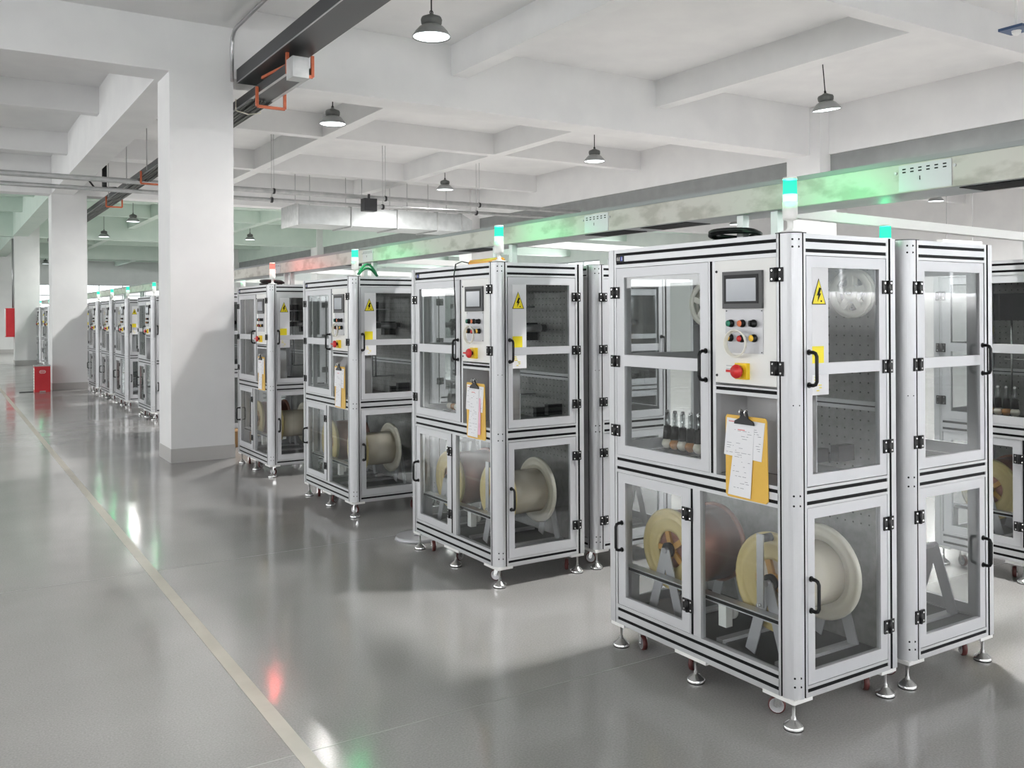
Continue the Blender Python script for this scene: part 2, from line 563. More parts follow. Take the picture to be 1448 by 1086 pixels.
def pillar(x0, x1, y0, y1, name='pillar'):
    b = MB(); b.box(x0, x1, y0, y1, 0, CEIL - 0.01, 'white')
    b.box(x0 - 0.004, x1 + 0.004, y0 - 0.004, y1 + 0.004, 0, 0.16, 'skirting')
    return struct(b.build(name))


pillar(2.225, 2.945, 10.836, 11.485)
pillar(2.16, 2.90, 23.09, 23.75)
pillar(2.2, 2.98, 35.89, 36.6)
pillar(2.2, 2.98, 48.39, 49.1)
pillar(13.12, 13.55, 10.62, 11.36)
for y in (-1.6, 23.0, 35.8, 48.3):
    pillar(13.12, 13.86, y, y + 0.75)
for y in (-1.6, 10.7, 23.0, 35.8, 48.3):
    pillar(-9.25, -8.6, y, y + 0.75)
# grey smoke curtains hung under the beam of the right bay
ys = [-0.8, 10.62, 11.36, 23.0, 23.75, 35.8, 36.55, 48.3]
for i in range(0, 8, 2):
    b = MB()
    b.box(13.40, 13.46, ys[i], ys[i + 1], 3.75, MAINZ + 0.003, 'curtain')
    b.box(13.392, 13.40, ys[i], ys[i + 1], 4.10, 4.112, 'slot')
    struct(b.build('smoke_curtain'))


# ================================================================== MACHINE PARTS
LM, WM = 1.17, 0.66          # length along the row, width


def slotted(b, axis, a0, a1, u0, u1, d, slots, face, m='alu', depth=0.03, sw=0.0072):
    """extrusion lying in a face: axis it runs along, u range across, slots = centres of the black grooves across u.
    face: 'x0','x1','y0','y1' with d the outer plane and the sign pointing inwards"""
    sgn = 1 if face[1] == '0' else -1
    prof = []          # (u, depth)
    ems = []
    cur = u0
    pts = [(u0, 0)]
    for c in sorted(slots):
        pts += [(c - sw, 0), (c - sw, 0.004), (c + sw, 0.004), (c + sw, 0)]
    pts += [(u1, 0), (u1, depth), (u0, depth)]
    ems = []
    n = len(pts)
    for i in range(n):
        p, q = pts[i], pts[(i + 1) % n]
        ems.append('slot' if 0.0 <= p[1] <= 0.004 and 0.0 <= q[1] <= 0.004 and (p[1] > 0 or q[1] > 0) else m)
    def conv(u, dd):
        return d + sgn * dd, u
    if face[0] == 'x' and axis == 'y':      # along y, section in (x,z)
        b.prism([(d + sgn * q, u) for u, q in pts], 'y', a0, a1, m, ems)
    elif face[0] == 'x' and axis == 'z':    # section in (x,y)
        b.prism([(d + sgn * q, u) for u, q in pts], 'z', a0, a1, m, ems)
    elif face[0] == 'y' and axis == 'x':    # section in (y,z)
        b.prism([(d + sgn * q, u) for u, q in pts], 'x', a0, a1, m, ems)
    elif face[0] == 'y' and axis == 'z':    # section in (x,y)
        b.prism([(u, d + sgn * q) for u, q in pts], 'z', a0, a1, m, ems)


def door_ring(b, face, d, t, u0, u1, z0, z1, holes, m='door'):
    """door slab with rectangular holes (all holes share the same u range)"""
    sgn = 1 if face[1] == '0' else -1
    def bx(p, q, r, s_):
        if face[0] == 'x':
            b.box(d, d + sgn * t, p, q, r, s_, m)
        else:
            b.box(p, q, d, d + sgn * t, r, s_, m)
    h0, h1 = holes[0][0], holes[0][1]
    bx(u0, h0, z0, z1); bx(h1, u1, z0, z1)
    e = z0
    for _, _, a, c in sorted(holes, key=lambda k: k[2]):
        bx(h0, h1, e, a); e = c
    bx(h0, h1, e, z1)


def add_pane(face, d, u0, u1, z0, z1, parent):
    sgn = 1 if face[1] == '0' else -1
    p = MB()
    a, c = d + sgn * 0.010, d + sgn * 0.013
    if face[0] == 'x':
        p.box(a, c, u0 - 0.004, u1 + 0.004, z0 - 0.004, z1 + 0.004, 'pane')
    else:
        p.box(u0 - 0.004, u1 + 0.004, a, c, z0 - 0.004, z1 + 0.004, 'pane')
    return p.build('pane', parent)


def add_hinge(face, d, u, z, parent, w=0.066, h=0.058):
    sgn = -1 if face[1] == '0' else 1
    b = MB()
    def bx(p, q, r, s_, t0, t1, m):
        if face[0] == 'x':
            b.box(d + sgn * t0, d + sgn * t1, p, q, r, s_, m)
        else:
            b.box(p, q, d + sgn * t0, d + sgn * t1, r, s_, m)
    bx(u - w / 2, u - 0.008, z - h / 2, z + h / 2, 0, 0.006, 'black')
    bx(u + 0.008, u + w / 2, z - h / 2, z + h / 2, 0, 0.006, 'black')
    if face[0] == 'x':
        b.cyl((d + sgn * 0.006, u, z - h / 2), (d + sgn * 0.006, u, z + h / 2), 0.009, 0.009, 'black', 10)
    else:
        b.cyl((u, d + sgn * 0.006, z - h / 2), (u, d + sgn * 0.006, z + h / 2), 0.009, 0.009, 'black', 10)
    for du in (-0.021, 0.021):
        for dz in (-0.018, 0.018):
            p = (d + sgn * 0.006, u + du, z + dz) if face[0] == 'x' else (u + du, d + sgn * 0.006, z + dz)
            q = (d + sgn * 0.0085, u + du, z + dz) if face[0] == 'x' else (u + du, d + sgn * 0.0085, z + dz)
            b.cyl(p, q, 0.0055, 0.004, 'chrome', 8)
    return b.build('hinge', parent)


def add_handle(face, d, u, z0, z1, parent):
    sgn = -1 if face[1] == '0' else 1
    pts = [(0, z1), (0.022, z1), (0.034, z1 - 0.004), (0.040, z1 - 0.016), (0.040, (z0 + z1) / 2), (0.040, z0 + 0.016), (0.034, z0 + 0.004), (0.022, z0), (0, z0)]
    P = [(d + sgn * t, u, z) if face[0] == 'x' else (u, d + sgn * t, z) for t, z in pts]
    b = MB(); b.tube(P, 0.0075, 'black', 10)
    for z in (z0, z1):
        p = (d, u, z) if face[0] == 'x' else (u, d, z)
        q = (d + sgn * 0.004, u, z) if face[0] == 'x' else (u, d + sgn * 0.004, z)
        b.cyl(p, q, 0.012, 0.012, 'black', 12)
    return b.build('handle', parent)


def warning_sheet(parent, x0=0.119, x1=0.222, y=-0.002):
    """paper sheet on the pane with a yellow triangle and a yellow block"""
    b = MB()
    b.box(x0, x1, y + 0.006, y + 0.0075, 1.344, 1.866, 'paper')
    for i in range(6):
        xx = x0 + 0.012 + random.random() * 0.05
        b.box(xx, xx + 0.012 + random.random() * 0.02, y + 0.005, y + 0.006, 1.36 + i * 0.011, 1.364 + i * 0.011, 'yellow')
    b.build('notice_sheet', parent)
    t = MB()
    c = 0.162
    def P(s_):
        return [(c - 0.044 * s_, 1.713 + 0.0235 * (1 - s_)), (c + 0.044 * s_, 1.713 + 0.0235 * (1 - s_)), (c, 1.819 - 0.047 * (1 - s_))]
    t.prism(P(1.0), 'y', y + 0.0045, y + 0.006, 'slot')
    t.prism(P(0.86), 'y', y + 0.0035, y + 0.0045, 'yellow')
    bolt = [(0.002, 0.070), (-0.014, 0.036), (-0.004, 0.038), (-0.009, 0.012), (0.012, 0.046), (0.003, 0.044), (0.013, 0.066)]
    t.prism([(c + p, 1.713 + q) for p, q in bolt], 'y', y + 0.0025, y + 0.0035, 'slot')
    t.cyl((c + 0.013, y + 0.0035, 1.727), (c + 0.013, y + 0.0025, 1.727), 0.004, 0.004, 'slot', 8)
    t.build('warning_triangle', parent)
    k = MB(); k.box(x0, x0 + 0.072, y + 0.0045, y + 0.006, 1.462, 1.543, 'yellow'); k.build('yellow_label', parent)


def signal_light(parent, x, y, z, color='green', short=False, power=6.5):
    b = MB()
    z0 = z
    if not short:
        b.lathe([(0.0, 0), (0.045, 0), (0.045, 0.006), (0.018, 0.012), (0.012, 0.02), (0.012, 0.05), (0.028, 0.055), (0.03, 0.06), (0.03, 0.126), (0.0, 0.126)], (x, y, z), (0, 0, 1), 'plastic_white', 20)
        z0 = z + 0.126
    else:
        b.lathe([(0.0, 0), (0.03, 0), (0.03, 0.025), (0, 0.025)], (x, y, z), (0, 0, 1), 'plastic_white', 20)
        z0 = z + 0.025
    o = b.build('signal_light', parent)
    g = MB(); g.cyl((x, y, z0), (x, y, z0 + 0.032), 0.0285, 0.0285, 'lens%sglow' % ('' if color == 'green' else 'red'), 20, False); g.build('lower_lens', o)
    g = MB(); g.cyl((x, y, z0 + 0.032), (x, y, z0 + 0.092), 0.0285, 0.0275, 'lens' + color, 20, False); g.build('lens', o)
    g = MB(); g.lathe([(0, 0.008), (0.028, 0.008), (0.029, 0.0), (0, 0.0)], (x, y, z0 + 0.092), (0, 0, 1), 'plastic_white', 20); g.build('cap', o)
    l = bpy.data.lights.new('beacon_glow', 'POINT')
    l.energy = power
    l.color = (0.03, 1.0, 0.3) if color == 'green' else (1.0, 0.12, 0.1)
    l.shadow_soft_size = 0.02
    lo = bpy.data.objects.new('beacon_glow', l)
    COL.objects.link(lo)
    lo.location = (x, y, z0 + 0.05)
    lo.parent = o
    return o


def levelling_foot(parent, x, y):
    b = MB()
    b.lathe([(0, 0), (0.040, 0), (0.041, 0.004), (0.041, 0.014), (0.037, 0.018), (0.016, 0.036), (0.010, 0.040), (0.010, 0.05), (0.0065, 0.052), (0.0065, 0.122), (0, 0.122)], (x, y, 0), (0, 0, 1), 'chrome', 24, ms=['slot', 'slot'] + ['chrome'] * 8)
    b.cyl((x, y, 0.108), (x, y, 0.122), 0.011, 0.011, 'chrome', 6, smooth=False)
    return b.build('levelling_foot', parent)


def caster(parent, x, y, rot):
    b = MB()
    dx, dy = math.cos(rot), math.sin(rot)
    b.cyl((x, y, 0.104), (x, y, 0.122), 0.024, 0.024, 'chrome', 16)
    for s_ in (-1, 1):
        ox, oy = -dy * 0.017 * s_, dx * 0.017 * s_
        b.bar((x + ox, y + oy, 0.106), (x + ox + dx * 0.014, y + oy + dy * 0.014, 0.034), 0.003, 0.022, 'chrome', (dx, dy, 0))
    c = (x + dx * 0.014, y + dy * 0.014)
    b.cyl((c[0] + dy * 0.02, c[1] - dx * 0.02, 0.036), (c[0] - dy * 0.02, c[1] + dx * 0.02, 0.036), 0.006, 0.006, 'chrome', 8)
    o = b.build('caster', parent)
    g = MB()
    a = (-dy, dx, 0)
    g.lathe([(0.008, -0.012), (0.028, -0.012), (0.030, -0.0125), (0.036, -0.008), (0.036, 0.008), (0.030, 0.0125), (0.028, 0.012), (0.008, 0.012)], (c[0], c[1], 0.036), a, 'maroon', 20,
            ms=['steel', 'greyplate', 'maroon', 'maroon', 'maroon', 'greyplate', 'steel'])
    g.build('wheel', o)
    return o


def button(parent, y, z, m, sel=False):
    b = MB()
    b.lathe([(0.0165, 0), (0.0165, 0.008), (0.014, 0.010), (0.0135, 0.022), (0.0, 0.022)], (-0.004, y, z), (-1, 0, 0), 'black', 16, ms=['black', 'black', 'black', m])
    if sel:
        b.box(-0.034, -0.02, y - 0.004, y + 0.004, z - 0.012, z + 0.012, 'black')
    b.build('button', parent)


def recess(parent):
    b = MB()
    b.box(0.20, 0.205, 0.05, 0.44, 0.98, 1.37, 'greyplate')
    b.box(0.03, 0.20, 0.43, 0.436, 0.98, 1.37, 'greyplate')
    b.box(0.02, 0.2, 0.06, 0.43, 0.970, 0.976, 'greyplate')
    b.build('recess_panel', parent)


def bobbin_unit(parent, x, y, z):
    b = MB()
    b.box(x - 0.08, x + 0.09, y - 0.14, y + 0.14, z, z + 0.035, 'slot')
    for i in range(5):
        yy = y - 0.11 + i * 0.055
        b.cyl((x, yy, z + 0.11), (x, yy, z + 0.225), 0.004, 0.004, 'chrome', 8)
        b.cyl((x, yy, z + 0.085), (x, yy, z + 0.15), 0.025, 0.018, 'black', 12)
        b.cyl((x - 0.006, yy, z + 0.22), (x + 0.006, yy, z + 0.22), 0.009, 0.009, 'chrome', 8)
    o = b.build('bobbin_unit', parent)
    for i in range(5):
        yy = y - 0.11 + i * 0.055
        g = MB()
        g.lathe([(0.0, -0.03), (0.012, -0.028), (0.026, -0.012), (0.028, 0), (0.026, 0.012), (0.012, 0.028), (0, 0.03)], (x, yy, z + 0.062), (1, 0, 0), 'amber' if i % 2 else 'flange', 14)
        g.build('bobbin', o)
        g = MB()
        g.cyl((x, yy, z + 0.125), (x, yy, z + 0.215), 0.013, 0.013, 'acrylic', 12)
        g.build('tube_guide', o)
    return o


def machine(mirror=False, reels=False):
    """front-row machine: corner at local origin, x into the row, y along the row"""
    r = empty('spooling_machine', (0, 0, 0))
    # --- frame of slotted extrusions
    f = MB()
    zt, zb = 2.0, 0.13
    slotted(f, 'z', zb, zt, LM - 0.058, LM, 0.0, [LM - 0.047], 'x0', depth=0.058)
    slotted(f, 'z', zb, zt, WM - 0.062, WM, 0.0, [WM - 0.040], 'y0', depth=0.058)
    slotted(f, 'z', zb, zt, WM - 0.062, WM, LM, [WM - 0.040], 'y1', depth=0.058)
    f.box(0.002, 0.058, LM - 0.002, LM - 0.056, zb, zt, 'alu')
    f.box(WM - 0.002, WM - 0.058, 0.03, 0.058, zb, zt, 'alu')
    y0, y1 = 0.075, LM - 0.058
    slotted(f, 'y', y0, y1, 1.907, zt, 0.0, [1.931, 1.973], 'x0')
    slotted(f, 'y', y0, y1, 0.888, 0.976, 0.0, [0.911, 0.955], 'x0')
    slotted(f, 'y', y0, y1, zb, 0.227, 0.0, [0.157, 0.203], 'x0')
    x0, x1 = 0.08, WM - 0.062
    for d, fc in ((0.0, 'y0'), (LM, 'y1')):
        slotted(f, 'x', x0, x1, 1.912, zt, d, [1.931, 1.973], fc)
        slotted(f, 'x', x0, x1, 0.892, 0.974, d, [0.911, 0.955], fc)
        slotted(f, 'x', x0, x1, zb, 0.176, d, [0.157], fc)
    for z0, z1 in ((1.91, zt), (0.89, 0.974), (zb, 0.2)):
        slotted(f, 'y', 0.058, LM - 0.058, z0, z1, WM, [z0 + 0.025, z1 - 0.025], 'x1')
    # dividers of the front face
    slotted(f, 'z', 0.976, 1.907, 0.425, 0.466, 0.002, [0.450], 'x0')
    slotted(f, 'z', 0.227, 0.888, 0.527, 0.593, 0.002, [0.580], 'x0')
    f.box(0.004, 0.02, 0.540, 0.546, 0.23, 0.885, 'greyplate')
    slotted(f, 'y', 0.075, 0.425, 1.331, 1.368, 0.002, [1.354], 'x0')
    f.build('frame', r)
    # --- round corner post
    c = MB()
    R = 0.056
    arc = [(R - R * math.cos(t), R - R * math.sin(t)) for t in [PI / 2 * i / 10 for i in range(11)]]   # (0,R) -> (R,0)
    poly = arc + [(R + 0.004, 0.0), (R + 0.004, 0.006), (R + 0.012, 0.006), (R + 0.012, 0.0), (0.08, 0), (0.08, 0.08), (0, 0.08), (0, R + 0.012), (0.006, R + 0.012), (0.006, R + 0.004), (0, R + 0.004)]
    n = len(poly)
    ems = ['alu'] * n
    for k in (11, 12, 13, n - 4, n - 3, n - 2):
        ems[k] = 'slot'
    c.prism(poly, 'z', zb, zt, 'alu', ems)
    c.prism([(p[0] * 1.0, p[1] * 1.0) for p in arc] + [(0.084, -0.002), (0.084, 0.084), (-0.002, 0.084)], 'z', zt, zt + 0.004, 'black')
    for zz in (1.975, 1.945, 1.308, 0.945, 0.905, 0.215, 0.180):
        for a in (0.92, 0.60):
            t = PI / 2 * a * 0.9
            px, py = R - (R + 0.0004) * math.cos(t), R - (R + 0.0004) * math.sin(t)
            c.cyl((px + 0.003, py + 0.003, zz), (px - 0.0004 * math.cos(t), py - 0.0004 * math.sin(t), zz), 0.0045 if zz != 1.308 else 0.0028, 0.0045 if zz != 1.308 else 0.0028, 'slot', 8)
    c.build('corner_post', r)
    # --- plates
    p = MB()
    p.box(0.012, WM - 0.012, 0.012, LM - 0.012, 0.120, 0.1305, 'greyplate')
    for cx, cy, dx, dy in ((0, 0.0, 0.115, 0.17), (0, 0.50, 0.06, 0.2), (0, LM - 0.1, 0.11, 0.1), (WM - 0.1, 0, 0.1, 0.12), (WM - 0.1, LM - 0.12, 0.1, 0.12)):
        p.box(cx + (0.004 if cx == 0 else 0), cx + dx, cy + (0.006 if cy == 0 else 0), cy + dy, 0.112, 0.1295, 'plastic_white')
    p.build('base_plate', r)
    p = MB(); p.box(0.03, WM - 0.005, 0.03, LM - 0.005, 1.982, 1.998, 'greyplate'); p.build('roof_panel', r)
    bx = 0.055 if mirror else WM - 0.045
    p = MB(); p.box(bx, bx + 0.004, 0.058, LM - 0.058, 0.2, 1.95, 'peg')
    p.build('pegboard', r)
    p = MB(); p.box(bx + (0.004 if mirror else -0.016), bx + (0.02 if mirror else 0), 0.06, LM - 0.06, 1.245, 1.285, 'alu'); p.box(bx + (0.02 if mirror else -0.018), bx + (0.022 if mirror else -0.016), 0.06, LM - 0.06, 1.262, 1.268, 'slot')
    p.build('guide_rail', r)
    p = MB(); p.box(0.031, WM - 0.05, 0.06, LM - 0.06, 0.9, 0.97, 'interior'); p.build('work_deck', r)
    p = MB(); p.box(0.03, WM - 0.03, 0.05, LM - 0.05, 0.1306, 0.195, 'interior')
    for i in range(3):
        p.box(0.1, WM - 0.06, 0.15 + i * 0.34, 0.19 + i * 0.34, 0.195, 0.21, 'greyplate')
    p.build('floor_tray', r)
    # --- far end door and aisle-side door, light frames with panes
    for name, face, d, u0, u1 in (('end_door', 'y1', LM, 0.086, WM - 0.064),):
        b = MB(); door_ring(b, face, d - 0.002, 0.02, u0, u1, 0.978, 1.910, [(u0 + 0.04, u1 - 0.04, 1.03, 1.42), (u0 + 0.04, u1 - 0.04, 1.476, 1.86)])
        o = b.build('door', r); add_pane(face, d, u0 + 0.04, u1 - 0.04, 1.03, 1.42, o); add_pane(face, d, u0 + 0.04, u1 - 0.04, 1.476, 1.86, o)
        b = MB(); door_ring(b, face, d - 0.002, 0.02, u0, u1, 0.178, 0.89, [(u0 + 0.04, u1 - 0.04, 0.23, 0.845)])
        o = b.build('door', r); add_pane(face, d, u0 + 0.04, u1 - 0.04, 0.23, 0.845, o)
    if mirror:
        for u0, u1 in ((0.07, 0.58), (0.59, LM - 0.07)):
            b = MB(); door_ring(b, 'x1', WM - 0.002, 0.02, u0, u1, 0.978, 1.908, [(u0 + 0.045, u1 - 0.045, 1.03, 1.86)])
            o = b.build('door', r); add_pane('x1', WM, u0 + 0.045, u1 - 0.045, 1.03, 1.86, o)
            b = MB(); door_ring(b, 'x1', WM - 0.002, 0.02, u0, u1, 0.202, 0.888, [(u0 + 0.045, u1 - 0.045, 0.25, 0.84)])
            o = b.build('door', r); add_pane('x1', WM, u0 + 0.045, u1 - 0.045, 0.25, 0.84, o)
    # --- near end doors
    mx = (lambda u: 0.08 + WM - 0.062 - u) if mirror else (lambda u: u)
    def rng(a, c_):
        return tuple(sorted((mx(a), mx(c_))))
    u0, u1 = rng(0.086, 0.597); h0, h1 = rng(0.119, 0.551)
    b = MB(); door_ring(b, 'y0', 0.002, 0.02, u0, u1, 0.977, 1.910, [(h0, h1, 1.024, 1.427), (h0, h1, 1.474, 1.864)])
    o = b.build('door', r)
    add_pane('y0', 0.0, h0, h1, 1.024, 1.427, o); add_pane('y0', 0.0, h0, h1, 1.474, 1.864, o)
    for z in (1.788, 1.446, 1.100):
        add_hinge('y0', 0.0015, mx(0.604), z, o)
    add_handle('y0', 0.002, mx(0.098), 1.387, 1.520, o)
    if not mirror:
        warning_sheet(o)
    h0, h1 = rng(0.127, 0.551); u0, u1 = rng(0.085, 0.598)
    b = MB(); door_ring(b, 'y0', 0.002, 0.02, u0, u1, 0.178, 0.890, [(h0, h1, 0.231, 0.845)])
    o = b.build('door', r)
    add_pane('y0', 0.0, h0, h1, 0.231, 0.845, o)
    for z in (0.766, 0.320):
        add_hinge('y0', 0.0015, mx(0.603), z, o)
    add_handle('y0', 0.002, mx(0.103), 0.476, 0.604, o)
    # --- front doors
    if not mirror:
        b = MB(); door_ring(b, 'x0', 0.002, 0.02, 0.468, 1.116, 0.977, 1.905, [(0.52, 1.052, 1.027, 1.420), (0.52, 1.052, 1.476, 1.859)])
        o = b.build('door', r)
        add_pane('x0', 0.0, 0.52, 1.052, 1.027, 1.420, o); add_pane('x0', 0.0, 0.52, 1.052, 1.476, 1.859, o)
        for z in (1.784, 1.442, 1.096):
            add_hinge('x0', 0.0015, 1.120, z, o)
        add_handle('x0', 0.002, 0.486, 1.385, 1.513, o)
        b = MB(); door_ring(b, 'x0', 0.002, 0.02, 0.595, 1.107, 0.228, 0.886, [(0.648, 1.053, 0.273, 0.840)])
        o = b.build('door', r)
        add_pane('x0', 0.0, 0.648, 1.053, 0.273, 0.840, o)
        for z in (0.769, 0.353):
            add_hinge('x0', 0.0015, 0.607, z, o)
        add_handle('x0', 0.002, 1.078, 0.504, 0.638, o)
        add_pane('x0', 0.006, 0.08, 0.525, 0.23, 0.886, r)
        # control panel
        b = MB(); b.box(0.0, 0.02, 0.082, 0.424, 1.379, 1.906, 'panelwhite')
        b.box(0.02, 0.16, 0.10, 0.41, 1.40, 1.89, 'greyplate')
        for y, z in ((0.415, 1.86), (0.415, 1.41)):
            b.cyl((0, y, z), (-0.004, y, z), 0.006, 0.005, 'dark', 8)
        for i in range(3):
            b.box(-0.0008, 0, 0.345 - 0.03 - (i == 1) * 0.012, 0.36, 1.452 - i * 0.013, 1.456 - i * 0.013, 'plategrey')
        o = b.build('control_panel', r)
        s_ = MB(); s_.box(-0.012, 0, 0.148, 0.370, 1.699, 1.857, 'screenbezel'); s_.box(-0.014, -0.012, 0.166, 0.358, 1.720, 1.842, 'black'); s_.box(-0.0146, -0.014, 0.178, 0.345, 1.730, 1.826, 'display')
        s_.build('touch_screen', o)
        s_ = MB(); s_.box(-0.003, 0, 0.150, 0.360, 1.510, 1.695, 'plategrey')
        for y in (0.156, 0.354):
            for z in (1.516, 1.689):
                s_.cyl((-0.003, y, z), (-0.0045, y, z), 0.003, 0.003, 'dark', 6)
        s_.build('button_plate', o)
        for y, z, m, se in ((0.325, 1.636, 'green', 0), (0.26, 1.636, 'orangebtn', 0), (0.197, 1.636, 'black', 1), (0.329, 1.575, 'yellowbtn', 0), (0.262, 1.572, 'red', 0), (0.195, 1.575, 'yellowbtn', 0)):
            button(o, y, z, m, se)
        s_ = MB(); s_.box(-0.022, 0, 0.226, 0.290, 1.401, 1.469, 'estopyellow')
        s_.lathe([(0.012, 0), (0.012, 0.016), (0.029, 0.018), (0.030, 0.026), (0.026, 0.034), (0.0, 0.037)], (-0.022, 0.258, 1.435), (-1, 0, 0), 'red', 20, ms=['black', 'red', 'red', 'red', 'red'])
        s_.bar((-0.05, 0.258, 1.435), (-0.062, 0.300, 1.437), 0.008, 0.01, 'red')
        s_.build('emergency_stop', o)
        for z in (1.835, 1.454):
            add_hinge('x0', 0.0, 0.0775, z, o)
        recess(r)
        b = MB(); b.box(-0.0016, 0, 1.048, 1.11, 1.936, 1.969, 'black')
        # tiny lettering on the maker's badge
        for i, y in enumerate((1.101, 1.092, 1.083)):
            b.box(-0.0022, -0.0016, y - 0.001, y + 0.001, 1.944, 1.961, 'plastic_white')
            b.bar((-0.0019, y - 0.001, 1.952), (-0.0019, y - 0.006, 1.960 if i != 1 else 1.945), 0.0006, 0.0022, 'plastic_white', (1, 0, 0))
            b.bar((-0.0019, y - 0.001, 1.952), (-0.0019, y - 0.006, 1.945), 0.0006, 0.0022, 'plastic_white', (1, 0, 0))
        b.box(-0.0022, -0.0016, 1.058, 1.073, 1.942, 1.963, 'blue')
        b.box(-0.0026, -0.0022, 1.061, 1.064, 1.945, 1.960, 'plastic_white')
        b.build('badge', r)
        bobbin_unit(r, 0.20, 0.85, 0.971)
    else:
        b = MB(); b.box(0.0, 0.012, 0.08, LM - 0.058, 0.2, 1.93, 'greyplate'); b.build('back_panel', r)
    # --- inside
    b = MB(); slotted(b, 'y', 0.06, LM - 0.06, 0.386, 0.411, 0.055, [0.3985], 'x0', depth=0.05)
    b.box(0.055, 0.105, 0.06, 0.1, 0.2, 0.386, 'alu'); b.box(0.055, 0.105, LM - 0.1, LM - 0.06, 0.2, 0.386, 'alu')
    b.box(0.06, 0.10, 0.43, 0.475, 0.29, 0.386, 'plastic_white')
    b.build('inner_rail', r)
    b = MB(); b.cyl((0.115, 0.47, 0.345), (0.14, 0.47, 0.345), 0.038, 0.038, 'plastic_white', 16); b.build('guide_roller', r)
    # spool stands: inclined legs and shafts
    b = MB()
    for yc in (0.237, 0.88):
        for xx in (0.112, 0.545):
            b.bar((xx, yc, 0.527), (xx, yc - 0.10, 0.21), 0.006, 0.055, 'plategrey', (0, 1, 0))
            b.bar((xx, yc, 0.527), (xx, yc + 0.10, 0.21), 0.006, 0.055, 'plategrey', (0, 1, 0))
        b.cyl((0.10, yc, 0.527), (0.56, yc, 0.527), 0.014, 0.014, 'steel', 12)
    b.build('spool_stand', r)
    b = MB(); b.box(0.072, 0.078, 0.225, 0.262, 0.43, 0.74, 'steel'); b.cyl((0.07, 0.243, 0.44), (0.06, 0.243, 0.44), 0.008, 0.008, 'chrome', 10); b.cyl((0.078, 0.243, 0.72), (0.14, 0.243, 0.72), 0.018, 0.018, 'black', 12)
    b.build('dancer_arm', r)
    side = 1 if mirror else -1
    b = MB()
    for y, z, s_ in ((0.50, 1.56, 0.06), (0.20, 1.05, 0.035), (0.34, 1.02, 0.03)):
        b.box(bx + side * 0.004 if mirror else bx - 0.11, bx + 0.11 if mirror else bx, y - s_ * 0.6, y + s_ * 0.6, z - s_, z + s_, 'dark')
    b.cyl((bx + side * 0.01, 0.36, 1.585), (bx + side * 0.33, 0.36, 1.585), 0.026, 0.026, 'black', 14)
    b.cyl((bx + side * 0.05, 0.36, 1.585), (bx + side * 0.2, 0.36, 1.585), 0.0265, 0.0265, 'steel', 14)
    b.box(bx + side * 0.06, bx + side * 0.2, 0.70, 1.0, 1.62, 1.80, 'dark')
    b.cyl((bx + side * 0.33, 0.36, 1.585), (bx + side * 0.36, 0.36, 1.585), 0.055, 0.055, 'black', 18)
    b.build('drive_motor', r)
    b = MB()
    xx = bx + side * 0.16
    for k in (0.02, 0.15):
        b.cyl((xx + side * k, 0.50, 1.12), (xx + side * k, 0.50, 1.74), 0.0055, 0.0055, 'plategrey', 8)
    for z in (1.13, 1.73):
        b.cyl((bx + side * 0.001, 0.50, z), (xx + side * 0.19, 0.50, z), 0.005, 0.005, 'plategrey', 8)
    for y in (0.62, 0.90):
        b.cyl((xx, y, 1.12), (xx, y, 1.72), 0.006, 0.006, 'chrome', 8)
    b.cyl((xx, 0.58, 1.36), (xx, 0.95, 1.36), 0.005, 0.005, 'chrome', 8)
    b.build('guide_rods', r)
    for x, y in ((0.04, 0.04), (0.04, 0.60), (0.04, LM - 0.035), (WM - 0.03, 0.04), (WM - 0.03, LM - 0.035)):
        levelling_foot(r, x, y)
    for x, y, a in ((0.105, 0.165, 2.2), (0.11, 0.70, 0.4), (0.10, 1.045, -1.9), (WM - 0.06, 0.115, 0.9)):
        caster(r, x, y, a)
    return r


# ================================================================== SPOOLS AND REELS
def flange_mesh(b, x, R, m, mh, holes=5, face=-1):
    """disc with a ring of openings, normal along x"""
    t = 0.007
    n = 40
    rr = [R, R * 0.97, R * 0.9, R * 0.45]
    b.lathe([(R * 0.45, -t), (R * 0.52, -t * 1.5), (R * 0.56, -t), (R * 0.74, -t), (R * 0.77, -t * 1.7), (R * 0.80, -t), (R * 0.90, -t * 1.1), (R * 0.93, -t * 1.9), (R * 0.98, -t * 1.9), (R, -t), (R, t), (R * 0.98, t * 1.9), (R * 0.93, t * 1.9), (R * 0.90, t * 1.1), (R * 0.80, t), (R * 0.77, t * 1.7), (R * 0.74, t), (R * 0.45, t), (R * 0.45, -t)], (x, 0, 0), (1, 0, 0), m, n)
    for i in range(holes):
        a = 2 * PI * i / holes
        b.bar((x, math.cos(a) * R * 0.12, math.sin(a) * R * 0.12), (x, math.cos(a) * R * 0.46, math.sin(a) * R * 0.46), R * 0.14, t * 2, mh, (1, 0, 0))
    b.lathe([(0.015, -t * 1.6), (R * 0.17, -t * 1.6), (R * 0.17, t * 1.6), (0.015, t * 1.6)], (x, 0, 0), (1, 0, 0), mh, 20)


def make_spool(kind):
    r = empty('film_spool', (0, 0, 0))
    R = 0.212 if kind == 'cream' else 0.197
    g = MB(); flange_mesh(g, 0.0, R, 'flange_yellow', 'hubamber'); g.build('flange', r)
    g = MB(); flange_mesh(g, 0.30, R, 'flange' if kind == 'cream' else 'copper', 'flange' if kind == 'cream' else 'copper'); g.build('flange', r)
    g = MB(); rr = 0.14 if kind == 'cream' else 0.182
    g.cyl((0.0085, 0, 0), (0.2915, 0, 0), rr, rr, 'cream' if kind == 'cream' else 'copper', 40); g.build('winding', r)
    g = MB(); g.lathe([(0.0145, -0.03), (0.036, -0.03), (0.036, -0.012), (0.0145, -0.012)], (0, 0, 0), (1, 0, 0), 'black', 18); g.build('hub', r)
    return r


